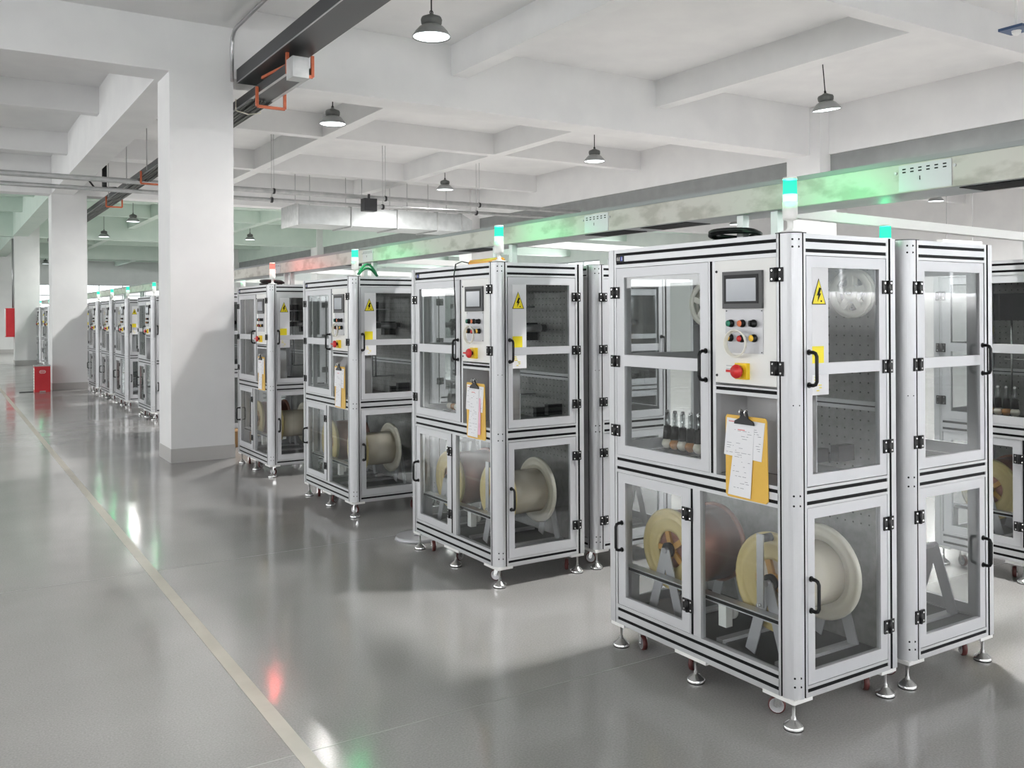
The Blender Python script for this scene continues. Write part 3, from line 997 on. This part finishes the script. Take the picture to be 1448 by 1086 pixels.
def make_reel():
    r = empty('white_reel', (0, 0, 0))
    g = MB()
    R = 0.108; t = 0.004
    for x in (0.0, 0.028):
        g.lathe([(R * 0.72, -t), (R, -t), (R, t), (R * 0.72, t), (R * 0.72, -t)], (x, 0, 0), (1, 0, 0), 'reelwhite', 36)
        g.lathe([(0.006, -t), (R * 0.34, -t), (R * 0.34, t), (0.006, t), (0.006, -t)], (x, 0, 0), (1, 0, 0), 'reelwhite', 24)
        for i in range(5):
            a = 2 * PI * i / 5 + 0.3
            g.bar((x, math.cos(a) * R * 0.3, math.sin(a) * R * 0.3), (x, math.cos(a) * R * 0.74, math.sin(a) * R * 0.74), R * 0.26, 2 * t, 'reelwhite', (1, 0, 0))
    g.build('flange', r)
    g = MB(); g.cyl((t, 0, 0), (0.028 - t, 0, 0), R * 0.4, R * 0.4, 'plastic_white', 24); g.build('core', r)
    g = MB(); g.cyl((-0.03, 0, 0), (0.08, 0, 0), 0.0055, 0.0055, 'black', 10); g.build('spindle', r)
    return r


def make_clipboard(pink=False, seed=0):
    """board in the plane x=0, hanging from its clip; origin at the bottom middle"""
    rnd = random.Random(seed)
    r = empty('clipboard', (0, 0, 0))
    g = MB(); w_, h_ = 0.118, 0.352
    k = 0.012
    poly = [(-w_ + k, 0), (w_ - k, 0), (w_, k), (w_ - 0.003, h_ - k), (w_ - k, h_), (-w_ + k, h_), (-w_ + 0.003, h_ - k), (-w_, k)]
    g.prism(poly, 'x', -0.002, 0.002, 'board'); g.build('board', r)
    def sheet(q, x, m):
        p = MB()
        p.prism(q, 'x', x, x - 0.0012, m)
        (r0, z0), (l0, _), (l1, z1), (r1, _) = q
        z = z1 - 0.02
        while z > z0 + 0.02:
            k = (z - z0) / (z1 - z0)
            ya, yb = r0 + (r1 - r0) * k + 0.012, l0 + (l1 - l0) * k - 0.012
            y = yb
            while y > ya:
                l = rnd.uniform(0.006, 0.03)
                if rnd.random() < 0.4:
                    p.box(x - 0.0012, x - 0.0015, max(ya, y - l), y, z, z + 0.0016, 'ink')
                y -= l + 0.008
            z -= rnd.choice((0.009, 0.011, 0.02))
        if m == 'paper':
            p.box(x - 0.0012, x - 0.0016, l1 - 0.05, l1 - 0.01, z1 - 0.016, z1 - 0.012, 'redink')
        p.build('paper', r)
    sheet([(-0.086, 0.171), (0.125, 0.179), (0.104, 0.339), (-0.107, 0.333)], -0.003, 'paper')
    sheet([(-0.026, 0.009), (0.101, 0.011), (0.05, 0.307), (-0.051, 0.306)], -0.006, 'paper')
    if pink:
        sheet([(-0.062, 0.03), (-0.03, 0.03), (-0.052, 0.26), (-0.07, 0.26)], -0.006, 'pink')
    g = MB()
    g.prism([(-0.055, 0.318), (0.055, 0.318), (0.05, 0.332), (0.022, 0.345), (0.018, 0.372), (-0.018, 0.372), (-0.022, 0.345), (-0.05, 0.332)], 'x', -0.008, -0.0145, 'dark')
    for s_ in (-0.014, 0.014):
        g.tube([(-0.012, s_, 0.362 + 0.013 * math.sin(t)) if False else (-0.014 + 0.011 * math.cos(t), s_, 0.368 + 0.014 * math.sin(t)) for t in [2 * PI * i / 12 for i in range(12)]], 0.003, 'chrome', 6, True)
    g.build('clip', r)
    return r


def make_coil():
    b = MB()
    for k in range(4):
        b.tube([(-0.008 - k * 0.004, 0.055 * math.cos(t) * (1 + 0.03 * k), 0.052 * math.sin(t) * (1 + 0.03 * k)) for t in [2 * PI * i / 28 for i in range(28)]], 0.003, 'reelwhite', 6, True)
    return b.build('wire_coil')


# ================================================================== PLACE THE MACHINES
X1, X2, X3 = 2.8695, 3.618, 5.62
YROW = [2.461, 4.735, 7.04, 9.26, 12.35, 15.43, 17.85, 19.66, 21.54, 23.9, 26.3, 29.0, 32.0, 35.0]
ORD = ['nearest', 'second', 'third', 'fourth', 'fifth', 'sixth', 'seventh', 'eighth', 'ninth', 'tenth', 'eleventh', 'twelfth', 'thirteenth', 'fourteenth']
proto = machine(False)
proto2 = machine(True)
LBL1 = ['aluminium spooling machine nearest the camera, yellow clipboard on its front',
        'second aluminium machine of the front row, orange tool on its roof',
        'third aluminium machine of the front row, green cable looped on its roof',
        'fourth aluminium machine of the front row, under the red signal light',
        'front row machine half hidden behind the nearest white pillar, brown box under it',
        'first aluminium machine seen left of the nearest pillar',
        'second aluminium machine seen left of the nearest pillar',
        'third aluminium machine seen left of the nearest pillar',
        'fourth aluminium machine left of the nearest pillar, beside the far pillar']
row1 = []
for i, y in enumerate(YROW):
    m_ = proto if i == 0 else copy_tree(proto)
    m_.location = (X1, y, 0)
    tag(m_, LBL1[i] if i < len(LBL1) else 'distant front row machine behind the far pillar, %s from the camera' % ORD[i], 'machine', 'front row machines')
    row1.append(m_)
row2, row3 = [], []
for i in range(5):
    m_ = proto2 if i == 0 else copy_tree(proto2)
    m_.location = (X2, YROW[i], 0)
    tag(m_, 'plain-fronted machine standing back to back with the %s front row machine' % ORD[i], 'machine', 'second row machines')
    row2.append(m_)
for i in range(4):
    m_ = copy_tree(proto)
    m_.location = (X3, YROW[i], 0)
    tag(m_, 'machine across the inner aisle, %s of the third row' % ORD[i], 'machine', 'third row machines')
    row3.append(m_)
for i, m_ in enumerate(row1):
    if i == 4:
        signal_light(m_, 0.625, 0.06, 2.002, power=2.0)
    else:
        signal_light(m_, 0.06, 0.06, 2.004, 'red' if i == 3 else 'green', power=9.0 if i < 4 else 2.0)
signal_light(row2[0], 0.45, 0.43, 1.999, short=True, power=1.5)
for i in (1, 2, 3):
    signal_light(row3[i], 0.06, 0.06, 2.004, power=2.0)

MDESC = ['the nearest machine', 'the second front row machine', 'the third front row machine', 'the fourth front row machine', 'the machine behind the nearest pillar']
sp1, sp2, rl = make_spool('cream'), make_spool('copper'), make_reel()
first = {'a': 1, 'b': 1, 'r': 1}
def put(src, key, loc, label, cat, group):
    o = src if first.get(key) else copy_tree(src)
    first[key] = 0
    o.location = loc
    return tag(o, label, cat, group)

for i in range(5):
    for X, ds in ((X1, MDESC[i] if i < 4 else 'the half-hidden machine'), (X3, 'the %s inner aisle machine' % ORD[i])):
        if X == X3 and i > 1:
            continue
        put(sp1, 'a', (X + 0.15, YROW[i] + 0.237, 0.527), 'cream film spool with yellowed flange in the lower bay of %s' % ds, 'spool', 'large cream spools')
        if i < 4:
            put(sp2, 'b', (X + 0.15, YROW[i] + 0.88, 0.527), 'copper coloured film spool low inside %s' % ds, 'spool', 'large copper spools')
put(rl, 'r', (X1 + 0.535, YROW[0] + 0.135, 1.764), 'ivory five-spoke reel behind the warning sheet window of the nearest machine', 'reel', 'ivory reels')
put(rl, 'r', (X1 + 0.25, YROW[0] + 0.74, 1.725), 'ivory reel half seen through the front window of the nearest machine', 'reel', 'ivory reels')
put(rl, 'r', (X3 + 0.525, YROW[0] + 0.33, 1.72), 'ivory reel inside the nearest machine across the inner aisle', 'reel', 'ivory reels')

CB = ['ochre clipboard with three sheets on the nearest machine', 'ochre clipboard with a pink slip on the second front row machine',
      'ochre clipboard with white sheets on the third front row machine', 'ochre clipboard seen edge-on on the fourth front row machine']
for i in range(4):
    o = make_clipboard(i == 1, i)
    o.location = (X1 - 0.0035, YROW[i] + 0.243, 0.894)
    o.rotation_euler = (0, math.radians(-0.5), 0)
    tag(o, CB[i], 'clipboard', 'clipboards on the front row')
coil = make_coil()
for i in range(3):
    o = coil if i == 0 else coil.copy()
    if i:
        COL.objects.link(o)
    o.location = (X1 - 0.022, YROW[i] + 0.272, 1.552)
    tag(o, 'pale coiled wire hung over the buttons of %s' % MDESC[i], 'wire coil', 'wire coils on control panels')

# ------------------------------------------------------------------ things on the roofs and on the floor
def loop(cx, cy, cz, rx, ry, turns, r, m, name, rise=0.03):
    b = MB()
    pts = []
    for i in range(int(28 * turns)):
        t = 2 * PI * i / 28
        k = 1 + 0.08 * math.sin(i * 0.37)
        pts.append((cx + rx * k * math.cos(t), cy + ry * k * math.sin(t), cz + r + rise * (0.5 + 0.5 * math.sin(t * 0.5)) + 0.004 * i / 28))
    b.tube(pts, r, m, 8)
    return b.build(name)

tag(loop(X1 + 0.36, YROW[0] + 0.66, 2.0, 0.10, 0.13, 3.3, 0.011, 'black', 'cable_coil', 0.05), 'black cable coil on the roof of the nearest machine', 'cable')
tag(loop(X1 + 0.16, YROW[3] + 0.4, 2.0, 0.11, 0.16, 3.3, 0.012, 'black', 'cable_coil', 0.03), 'black cable coil on the roof of the fourth front row machine', 'cable')
b = MB()
for k in range(2):
    b.tube([(X1 + 0.11 + k * 0.03 + 0.2 * t, YROW[2] + 0.13 + 0.04 * t + k * 0.07, 2.012 + (0.10 - 0.03 * k) * math.sin(PI * t)) for t in [i / 14 for i in range(15)]], 0.010, 'greencable', 8)
tag(b.build('green_cable'), 'green cables arching over the roof of the third front row machine', 'cable')
t_ = empty('hand_tool', (X1 + 0.10, YROW[1] + 0.20, 2.0), 'orange hand tool with black lead on the roof of the second machine', 'tool')
b = MB(); b.prism([(-0.028, 0.0), (0.028, 0.0), (0.03, 0.022), (0.018, 0.036), (-0.018, 0.036), (-0.03, 0.022)], 'y', -0.10, 0.26, 'tool'); b.build('body', t_)
b = MB(); b.cyl((0, 0.26, 0.018), (0, 0.30, 0.018), 0.016, 0.011, 'black', 12); b.build('nose', t_)
b = MB(); b.tube([(0, 0.295, 0.018), (-0.05, 0.315, 0.03), (-0.10, 0.31, 0.01), (-0.118, 0.30, -0.06), (-0.114, 0.29, -0.3), (-0.118, 0.285, -0.6), (-0.116, 0.29, -0.72)], 0.004, 'black', 6); b.build('lead', t_)

b = MB(); b.cyl((0, 0, 0), (0, 0, 0.025), 0.17, 0.16, 'plategrey', 40); b.cyl((0, 0, 0.025), (0, 0, 0.05), 0.03, 0.02, 'plategrey', 20)
tag(b.build('round_base', None, (X1 + 0.16, YROW[1] + 1.42, 0)), 'white round stand base on the floor behind the second front row machine', 'stand base')
b = MB(); b.box(-0.2, 0.2, -0.16, 0.16, 0, 0.20, 'cardboard'); b.box(-0.2, 0.2, -0.002, 0.002, 0.2, 0.202, 'flange_yellow')
tag(b.build('cardboard_box', None, (X1 + 0.34, YROW[4] - 0.5, 0)), 'brown cardboard box on the floor between pillar and fourth machine', 'box')

# ------------------------------------------------------------------ overhead cable duct with supports
DX0, DX1, DZ0, DZ1 = 3.20, 3.45, 2.148, 2.272
d_ = empty('cable_duct', (DX0, 0, DZ0), 'long stained white cable duct running over the front row machines', 'cable duct')
def dpart(name, fn, parent=None):
    b = MB(); fn(b)
    o = b.build(name, parent or d_)
    if not parent:
        o.matrix_parent_inverse = Matrix.Translation((-DX0, 0, -DZ0))
    return o
dpart('duct_body', lambda b: (b.box(DX0, DX1, 0.6, 38, DZ0, DZ1, 'duct'), b.box(DX0 + 0.01, DX1 - 0.01, 0.6, 38, DZ0 - 0.0012, DZ0, 'galv')))
dpart('duct_lid', lambda b: (b.box(DX0 - 0.004, DX1 + 0.004, 0.6, 38, DZ1, DZ1 + 0.008, 'ductedge'), b.box(DX0 - 0.004, DX0, 0.6, 38, DZ1 - 0.012, DZ1, 'ductedge')))
for y in (1.99, 4.05, 7.35, 9.9):
    def pl(b, y=y):
        b.box(DX0 - 0.003, DX0, y, y + 0.22, DZ0 + 0.004, DZ1 - 0.018, 'plategrey')
        for k in range(6):
            for z in (DZ1 - 0.036, DZ1 - 0.048):
                b.box(DX0 - 0.0042, DX0 - 0.003, y + 0.02 + k * 0.034, y + 0.034 + k * 0.034, z, z + 0.005, 'slot')
        b.box(DX0 - 0.0042, DX0 - 0.003, y + 0.128, y + 0.131, DZ1 - 0.082, DZ1 - 0.066, 'slot')
        for yy in (y - 0.012, y + 0.235):
            b.cyl((DX0, yy, DZ1 - 0.045), (DX0 - 0.004, yy, DZ1 - 0.045), 0.006, 0.006, 'steel', 8)
    dpart('joint_plate', pl)
for y in (1.62, 3.45, 3.95, 5.5, 7.7):
    dpart('cable_opening', lambda b, y=y: b.box(DX0 + 0.03, DX0 + 0.20, y, y + 0.36, DZ0 - 0.004, DZ0 - 0.0013, 'slot'))
for i, y in enumerate(YROW[:9]):
    for k, dy in enumerate((0.40, 0.61)):
        dpart('support_post', lambda b, y=y, dy=dy: b.box(DX0 + 0.04, DX0 + 0.08, y + dy, y + dy + 0.04, 2.0, DZ0 - 0.0013, 'galv'))
for i in range(5):
    y = YROW[i] + 0.64
    b = MB(); b.bar((0, 0, 0), (2.40, 0, -0.038), 0.05, 0.05, 'plastic_white')
    o = tag(b.build('cross_bar', None, (DX1 + 0.0045, y, 2.182)), 'white cross bar spanning the inner aisle from %s' % MDESC[i], 'bar', 'white cross bars under the duct')
    b = MB(); b.box(2.32, 2.36, -0.02, 0.02, -0.181, -0.062, 'galv'); b.build('bar_leg', o)

# ------------------------------------------------------------------ ceiling cable trays
t_ = empty('cable_tray', (3.13, 0, 4.4), 'charcoal upper cable tray ending at the main beam', 'cable tray')
def tpart(name, fn, par):
    b = MB(); fn(b)
    o = b.build(name, par)
    o.matrix_parent_inverse = Matrix.Translation(-par.location)
    return o
tpart('tray_channel', lambda b: (b.box(2.95, 3.31, 1.0, 10.70, 4.40, 4.41, 'tray'), b.box(2.95, 2.956, 1.0, 10.70, 4.41, 4.56, 'tray'), b.box(3.304, 3.31, 1.0, 10.70, 4.41, 4.56, 'tray'),
                                   b.box(2.944, 2.956, 1.0, 10.70, 4.398, 4.406, 'steel')), t_)
for y in (4.0, 6.2):
    tpart('hanger', lambda b, y=y: (b.box(2.93, 2.95, y, y + 0.03, 4.40, CEIL, 'steel'), b.box(3.31, 3.33, y, y + 0.03, 4.40, CEIL, 'steel')), t_)
t2 = empty('cable_tray', (3.2, 0, 4.2), 'lower cable tray full of dark cables running under the main beam', 'cable tray')
tpart('tray_channel', lambda b: (b.box(3.06, 3.34, 9.2, 34, 4.20, 4.206, 'tray'), b.box(3.06, 3.066, 9.2, 34, 4.206, 4.3, 'tray'), b.box(3.334, 3.34, 9.2, 34, 4.206, 4.3, 'galvflat'),
                                 b.box(3.30, 3.342, 9.2, 34, 4.196, 4.2, 'galvflat'), b.box(3.058, 3.09, 9.2, 34, 4.196, 4.2, 'galvflat')), t2)
def cabs(b):
    for k in range(8):
        r = 0.012 + 0.004 * (k % 3)
        b.tube([(3.085 + k * 0.033, 9.3 + i * 1.2, 4.222 + r + 0.012 * ((k * 7 + i * 3) % 4)) for i in range(21)], r, 'cable', 6)
    for k in range(5):
        r = 0.012 + 0.003 * (k % 2)
        b.tube([(3.075 + k * 0.05 + 0.012 * ((k * 5 + i * 2) % 3), 10.5 + i * 0.9, 4.186 - r * 0.5 - 0.01 * ((k * 3 + i) % 3)) for i in range(24)], r, 'cable', 6)
tpart('cables', cabs, t2)
def brk(y, z, h, x0=3.04, x1=3.36):
    return lambda b: (b.bar((x0, y, z), (x1, y, z), 0.03, 0.03, 'orange'), b.bar((x0, y, z), (x0, y, z + h), 0.03, 0.03, 'orange'), b.bar((x1, y, z), (x1, y, z + h), 0.03, 0.03, 'orange'))
tpart('bracket', brk(9.17, 4.178, 0.22, 3.05, 3.32), t2)
for y in (10.2, 14.2, 17.2, 21.2):
    tpart('bracket', brk(y, 4.045, 0.22), t2)
tpart('strut', lambda b: b.bar((3.09, 10.15, 4.36), (3.09, 9.3, 4.30), 0.03, 0.03, 'orange'), t2)
for y in (12.6, 14.6, 16.6, 18.6, 20.8):
    tpart('hanger_rod', lambda b, y=y: b.cyl((3.03, y, 4.2), (3.03, y, CEIL), 0.009, 0.009, 'steel', 6), t2)
tpart('cable_tie', lambda b: b.tube([(3.05, 11.1, 4.31), (3.05, 11.1, 4.17), (3.2, 11.1, 4.14), (3.35, 11.1, 4.17), (3.35, 11.1, 4.31)], 0.008, 'flange', 6), t2)
b = MB(); b.box(0, 0.17, 0, 0.2, 0, 0.21, 'galvflat')
tag(b.build('junction_box', None, (3.03, 8.94, 4.1)), 'grey junction box on the lower tray beneath the charcoal tray', 'junction box')
b = MB()
b.tube([(2.905, 10.72, 4.42), (2.905, 10.72, 4.86), (2.905, 10.70, 4.93), (2.905, 10.62, 4.985), (2.905, 10.5, 5.0), (2.905, 8.0, 5.0), (2.905, 3, 5.0)], 0.022, 'steel', 10)
tag(b.build('conduit_pipe'), 'bent grey conduit rising beside the upper cable tray', 'pipe')
b = MB()
b.tube([(2.98, 21.0, 4.9), (2.98, 21.0, 4.45), (3.02, 21.0, 4.39), (3.15, 20.6, 4.355)], 0.05, 'black', 8)
b.tube([(2.70, 21.3, 4.62), (2.8, 21.1, 4.42), (3.1, 20.8, 4.345)], 0.02, 'black', 8)
tag(b.build('cable_drop'), 'black cable bundle dropping onto the lower tray near the far pillar', 'cable')

# ------------------------------------------------------------------ pipes across the bays
PY = 17.7
for z, dy, lb in ((4.14, 0.0, 'upper of two thin grey pipes crossing the bays below the beams'), (3.98, 0.14, 'lower of two thin grey pipes crossing the bays below the beams')):
    b = MB(); b.tube([(-11, PY + dy, z), (13.1, PY + dy, z)], 0.05 if dy == 0 else 0.04, 'galvflat', 10)
    o = empty('ceiling_pipe', (0, PY + dy, z), lb, 'pipe', 'pipes crossing the bays')
    q = b.build('pipe', o); q.matrix_parent_inverse = Matrix.Translation((0, -PY - dy, -z))
    for x in (-3.0, 0.2, 5.6, 8.0, 10.3):
        h = MB(); h.cyl((x, PY + dy, z), (x, PY + dy, CEIL), 0.005, 0.005, 'steel', 6); h.cyl((x - 0.02, PY + dy, z), (x + 0.02, PY + dy, z), 0.058, 0.058, 'dark', 12)
        q = h.build('pipe_hanger', o); q.matrix_parent_inverse = Matrix.Translation((0, -PY - dy, -z))
b = MB(); b.box(-0.14, 0.14, -0.1, 0.1, -0.26, 0, 'dark'); b.box(-0.02, 0.02, -0.02, 0.02, 0, 0.1, 'dark')
tag(b.build('control_box', None, (7.55, PY - 0.17, 4.09)), 'small black box hung on the pipes before the air duct', 'box')

v_ = empty('air_duct', (7.0, 20.3, 3.8), 'galvanised rectangular air duct under the ceiling', 'air duct')
secs = [7.0, 8.3, 9.5, 10.6, 11.3]
for a, c in zip(secs[:-1], secs[1:]):
    b = MB(); b.box(a + 0.012, c - 0.012, 20.32, 21.5, 3.8, 4.24, 'galv')
    o = b.build('duct_section', v_); o.matrix_parent_inverse = Matrix.Translation(-v_.location)
for a in secs:
    b = MB(); b.box(a - 0.012, a + 0.012, 20.29, 21.53, 3.77, 4.27, 'galvflat')
    o = b.build('flange_joint', v_); o.matrix_parent_inverse = Matrix.Translation(-v_.location)
for a in secs[:-1]:
    for y in (20.4, 21.42):
        b = MB(); b.cyl((a + 0.3, y, 4.24), (a + 0.3, y, CEIL), 0.008, 0.008, 'steel', 6)
        o = b.build('hanger_rod', v_); o.matrix_parent_inverse = Matrix.Translation(-v_.location)
b = MB(); b.prism([(11.312, 3.8), (11.6, 3.66), (11.6, 4.1), (11.312, 4.24)], 'y', 20.32, 21.5, 'galv')
o = b.build('duct_elbow', v_); o.matrix_parent_inverse = Matrix.Translation(-v_.location)

# ------------------------------------------------------------------ pendant lamps
def make_lamp():
    r = empty('pendant_lamp', (0, 0, 0))
    b = MB(); b.lathe([(0.20, 0), (0.198, 0.01), (0.17, 0.055), (0.13, 0.10), (0.09, 0.125), (0.088, 0.125), (0.128, 0.096), (0.166, 0.05), (0.194, 0.006), (0.20, 0)], (0, 0, 0), (0, 0, 1), 'lampshade', 32)
    b.build('lamp_shade', r)
    b = MB(); b.lathe([(0.085, 0.12), (0.105, 0.14), (0.11, 0.18), (0.10, 0.205), (0.05, 0.225), (0.02, 0.24), (0, 0.24)], (0, 0, 0), (0, 0, 1), 'lamphead', 24)
    b.build('lamp_housing', r)
    b = MB(); b.lathe([(0, 0.008), (0.185, 0.008)], (0, 0, 0), (0, 0, 1), 'lampin', 32); b.build('diffuser', r)
    return r

LAMPS = [(4.29, 8.33), (4.98, 12.9), (10.6, 8.46), (10.4, 13.57), (9.8, 18.4), (5.0, 20.0), (4.95, 29.3), (5.0, 35.4), (9.9, 34.2), (4.85, 55), (9.9, 28.5), (4.9, 24.3), (10.2, 24.3),
         (5.05, 3.6), (10.5, 3.6), (5.05, -1.2), (10.5, -1.2), (16.0, 8.4), (16.0, 18.0), (16.0, 3.0), (16.0, 13.2), (21.8, 8.4), (21.8, 14.0), (21.8, 21.0), (16.0, 23.8), (4.9, 42), (9.9, 42), (16, 30)]  # outer bay has extra lamps, added as fill to brighten it
LL = {0: 'largest grey pendant lamp, near the upper cable tray', 1: 'grey pendant lamp right of the tray brackets', 2: 'grey pendant lamp tilted beside the right hand column', 3: 'grey pendant lamp above the middle of the cable duct',
      4: 'small pendant lamp by the end of the galvanised air duct'}
lamp = make_lamp()
for i, (x, y) in enumerate(LAMPS):
    o = lamp if i == 0 else copy_tree(lamp)
    z = 4.53
    o.location = (x, y, z)
    lab = LL.get(i, 'distant grey pendant lamp %d metres down the hall, %s side' % (round(y), 'aisle' if x < 6 else 'inner')) if i < 13 else 'pendant lamp out over the %s bay, %d metres along' % ('open' if x < 2 else ('inner' if x < 12 else 'outer (added fill)'), round(y))
    tag(o, lab, 'lamp', 'pendant lamps')
    top = CEIL
    c = MB(); c.tube([(0, 0, 0.235), (0, 0, top - z)], 0.008, 'dark', 6); c.tube([(0.018 * math.cos(t), 0, 0.255 + 0.022 * math.sin(t)) for t in [2 * PI * k / 12 for k in range(12)]], 0.005, 'dark', 6, True); c.build('cord', o)
    if i == 2:
        o.rotation_euler = (0, math.radians(-7), 0)
    l = bpy.data.lights.new('lamp_light', 'AREA'); l.shape = 'DISK'; l.size = 0.34; l.spread = 2.85; l.energy = LAMP_POWER; l.color = (1.0, 0.985, 0.965)
    lo = bpy.data.objects.new('lamp_light', l); COL.objects.link(lo); lo.parent = o; lo.location = (0, 0, 0.002)

# blue sensor plate at the upper right, tube lamp far right
b = MB(); b.box(-0.13, 0.13, -0.13, 0.13, 0, 0.03, 'sensorblue'); o = tag(b.build('ceiling_sensor', None, (9.98, 5.45, 4.75)), 'navy square sensor plate hanging from a white rod', 'sensor')
b = MB(); b.lathe([(0.05, 0), (0.045, -0.03), (0.02, -0.05), (0, -0.052)], (0, 0, 0), (0, 0, 1), 'plastic_white', 16); b.build('dome', o)
b = MB(); b.cyl((0, 0, 0.03), (0, 0, CEIL - 4.75), 0.014, 0.014, 'plastic_white', 8); b.build('rod', o)
b = MB(); b.box(-0.6, 0.6, -0.06, 0.06, 0.0, 0.05, 'plastic_white'); o = tag(b.build('tube_lamp', None, (15.5, 9.5, 2.9)), 'white tube lamp hung low in the outer bay', 'lamp')
b = MB(); b.cyl((-0.57, 0, -0.02), (0.57, 0, -0.02), 0.018, 0.018, 'tube', 10); b.build('tube', o)
b = MB(); b.cyl((-0.4, 0, 0.05), (-0.4, 0, CEIL - 2.9), 0.006, 0.006, 'steel', 6); b.cyl((0.4, 0, 0.05), (0.4, 0, CEIL - 2.9), 0.006, 0.006, 'steel', 6); b.build('suspension', o)

# ------------------------------------------------------------------ fire boxes
o = empty('extinguisher_box', (1.93, 22.85, 0), 'red extinguisher box on the floor by the far pillar', 'fire box')
b = MB(); b.box(-0.16, 0.16, -0.14, 0.14, 0, 0.57, 'redpaint'); b.build('body', o)
b = MB(); b.box(-0.165, 0.165, -0.145, 0.145, 0.57, 0.595, 'galvflat'); b.build('lid', o)
b = MB(); b.box(-0.1615, -0.16, -0.12, 0.12, 0.05, 0.53, 'reelwhite')
for k in range(7):
    b.box(-0.1625, -0.1615, -0.1, 0.06 + 0.04 * (k % 2), 0.1 + k * 0.06, 0.115 + k * 0.06, 'ink')
b.build('instruction_label', o)
b = MB()
b.tube([(0.05 * (1 if abs(t - PI) > PI / 2 else -1) * 0.6 + 0.028 * math.cos(t), -0.142, 0.45 + 0.03 * math.sin(t)) for t in [2 * PI * k / 24 for k in range(24)]], 0.005, 'plastic_white', 6, True)
b.box(-0.045, 0.045, -0.1425, -0.141, 0.446, 0.454, 'plastic_white')
b.box(-0.06, 0.06, -0.1425, -0.14, 0.005, 0.025, 'galvflat')
b.build('emblem', o)
b = MB(); b.box(-0.28, 0, -0.05, 0.05, 0, 0.012, 'dark'); tag(b.build('floor_plate', None, (1.76, 22.85, 0)), 'dark flat plate on the floor beside the red extinguisher box', 'plate')
o = empty('hydrant_cabinet', (2.05, 36.2, 0.98), 'red hydrant cabinet on the side of the distant pillar', 'fire box')
b = MB(); b.box(-0.12, 0.145, -0.3, 0.3, 0, 1.0, 'redpaint'); b.build('body', o)
b = MB(); b.box(-0.135, -0.12, -0.28, 0.28, 0.03, 0.97, 'plastic_white'); b.build('door', o)
b = MB(); b.cyl((2.15, 36.0, 1.99), (2.15, 36.0, 4.4), 0.03, 0.03, 'steel', 8)
tag(b.build('riser_pipe'), 'thin grey pipe rising from the red hydrant cabinet', 'pipe')
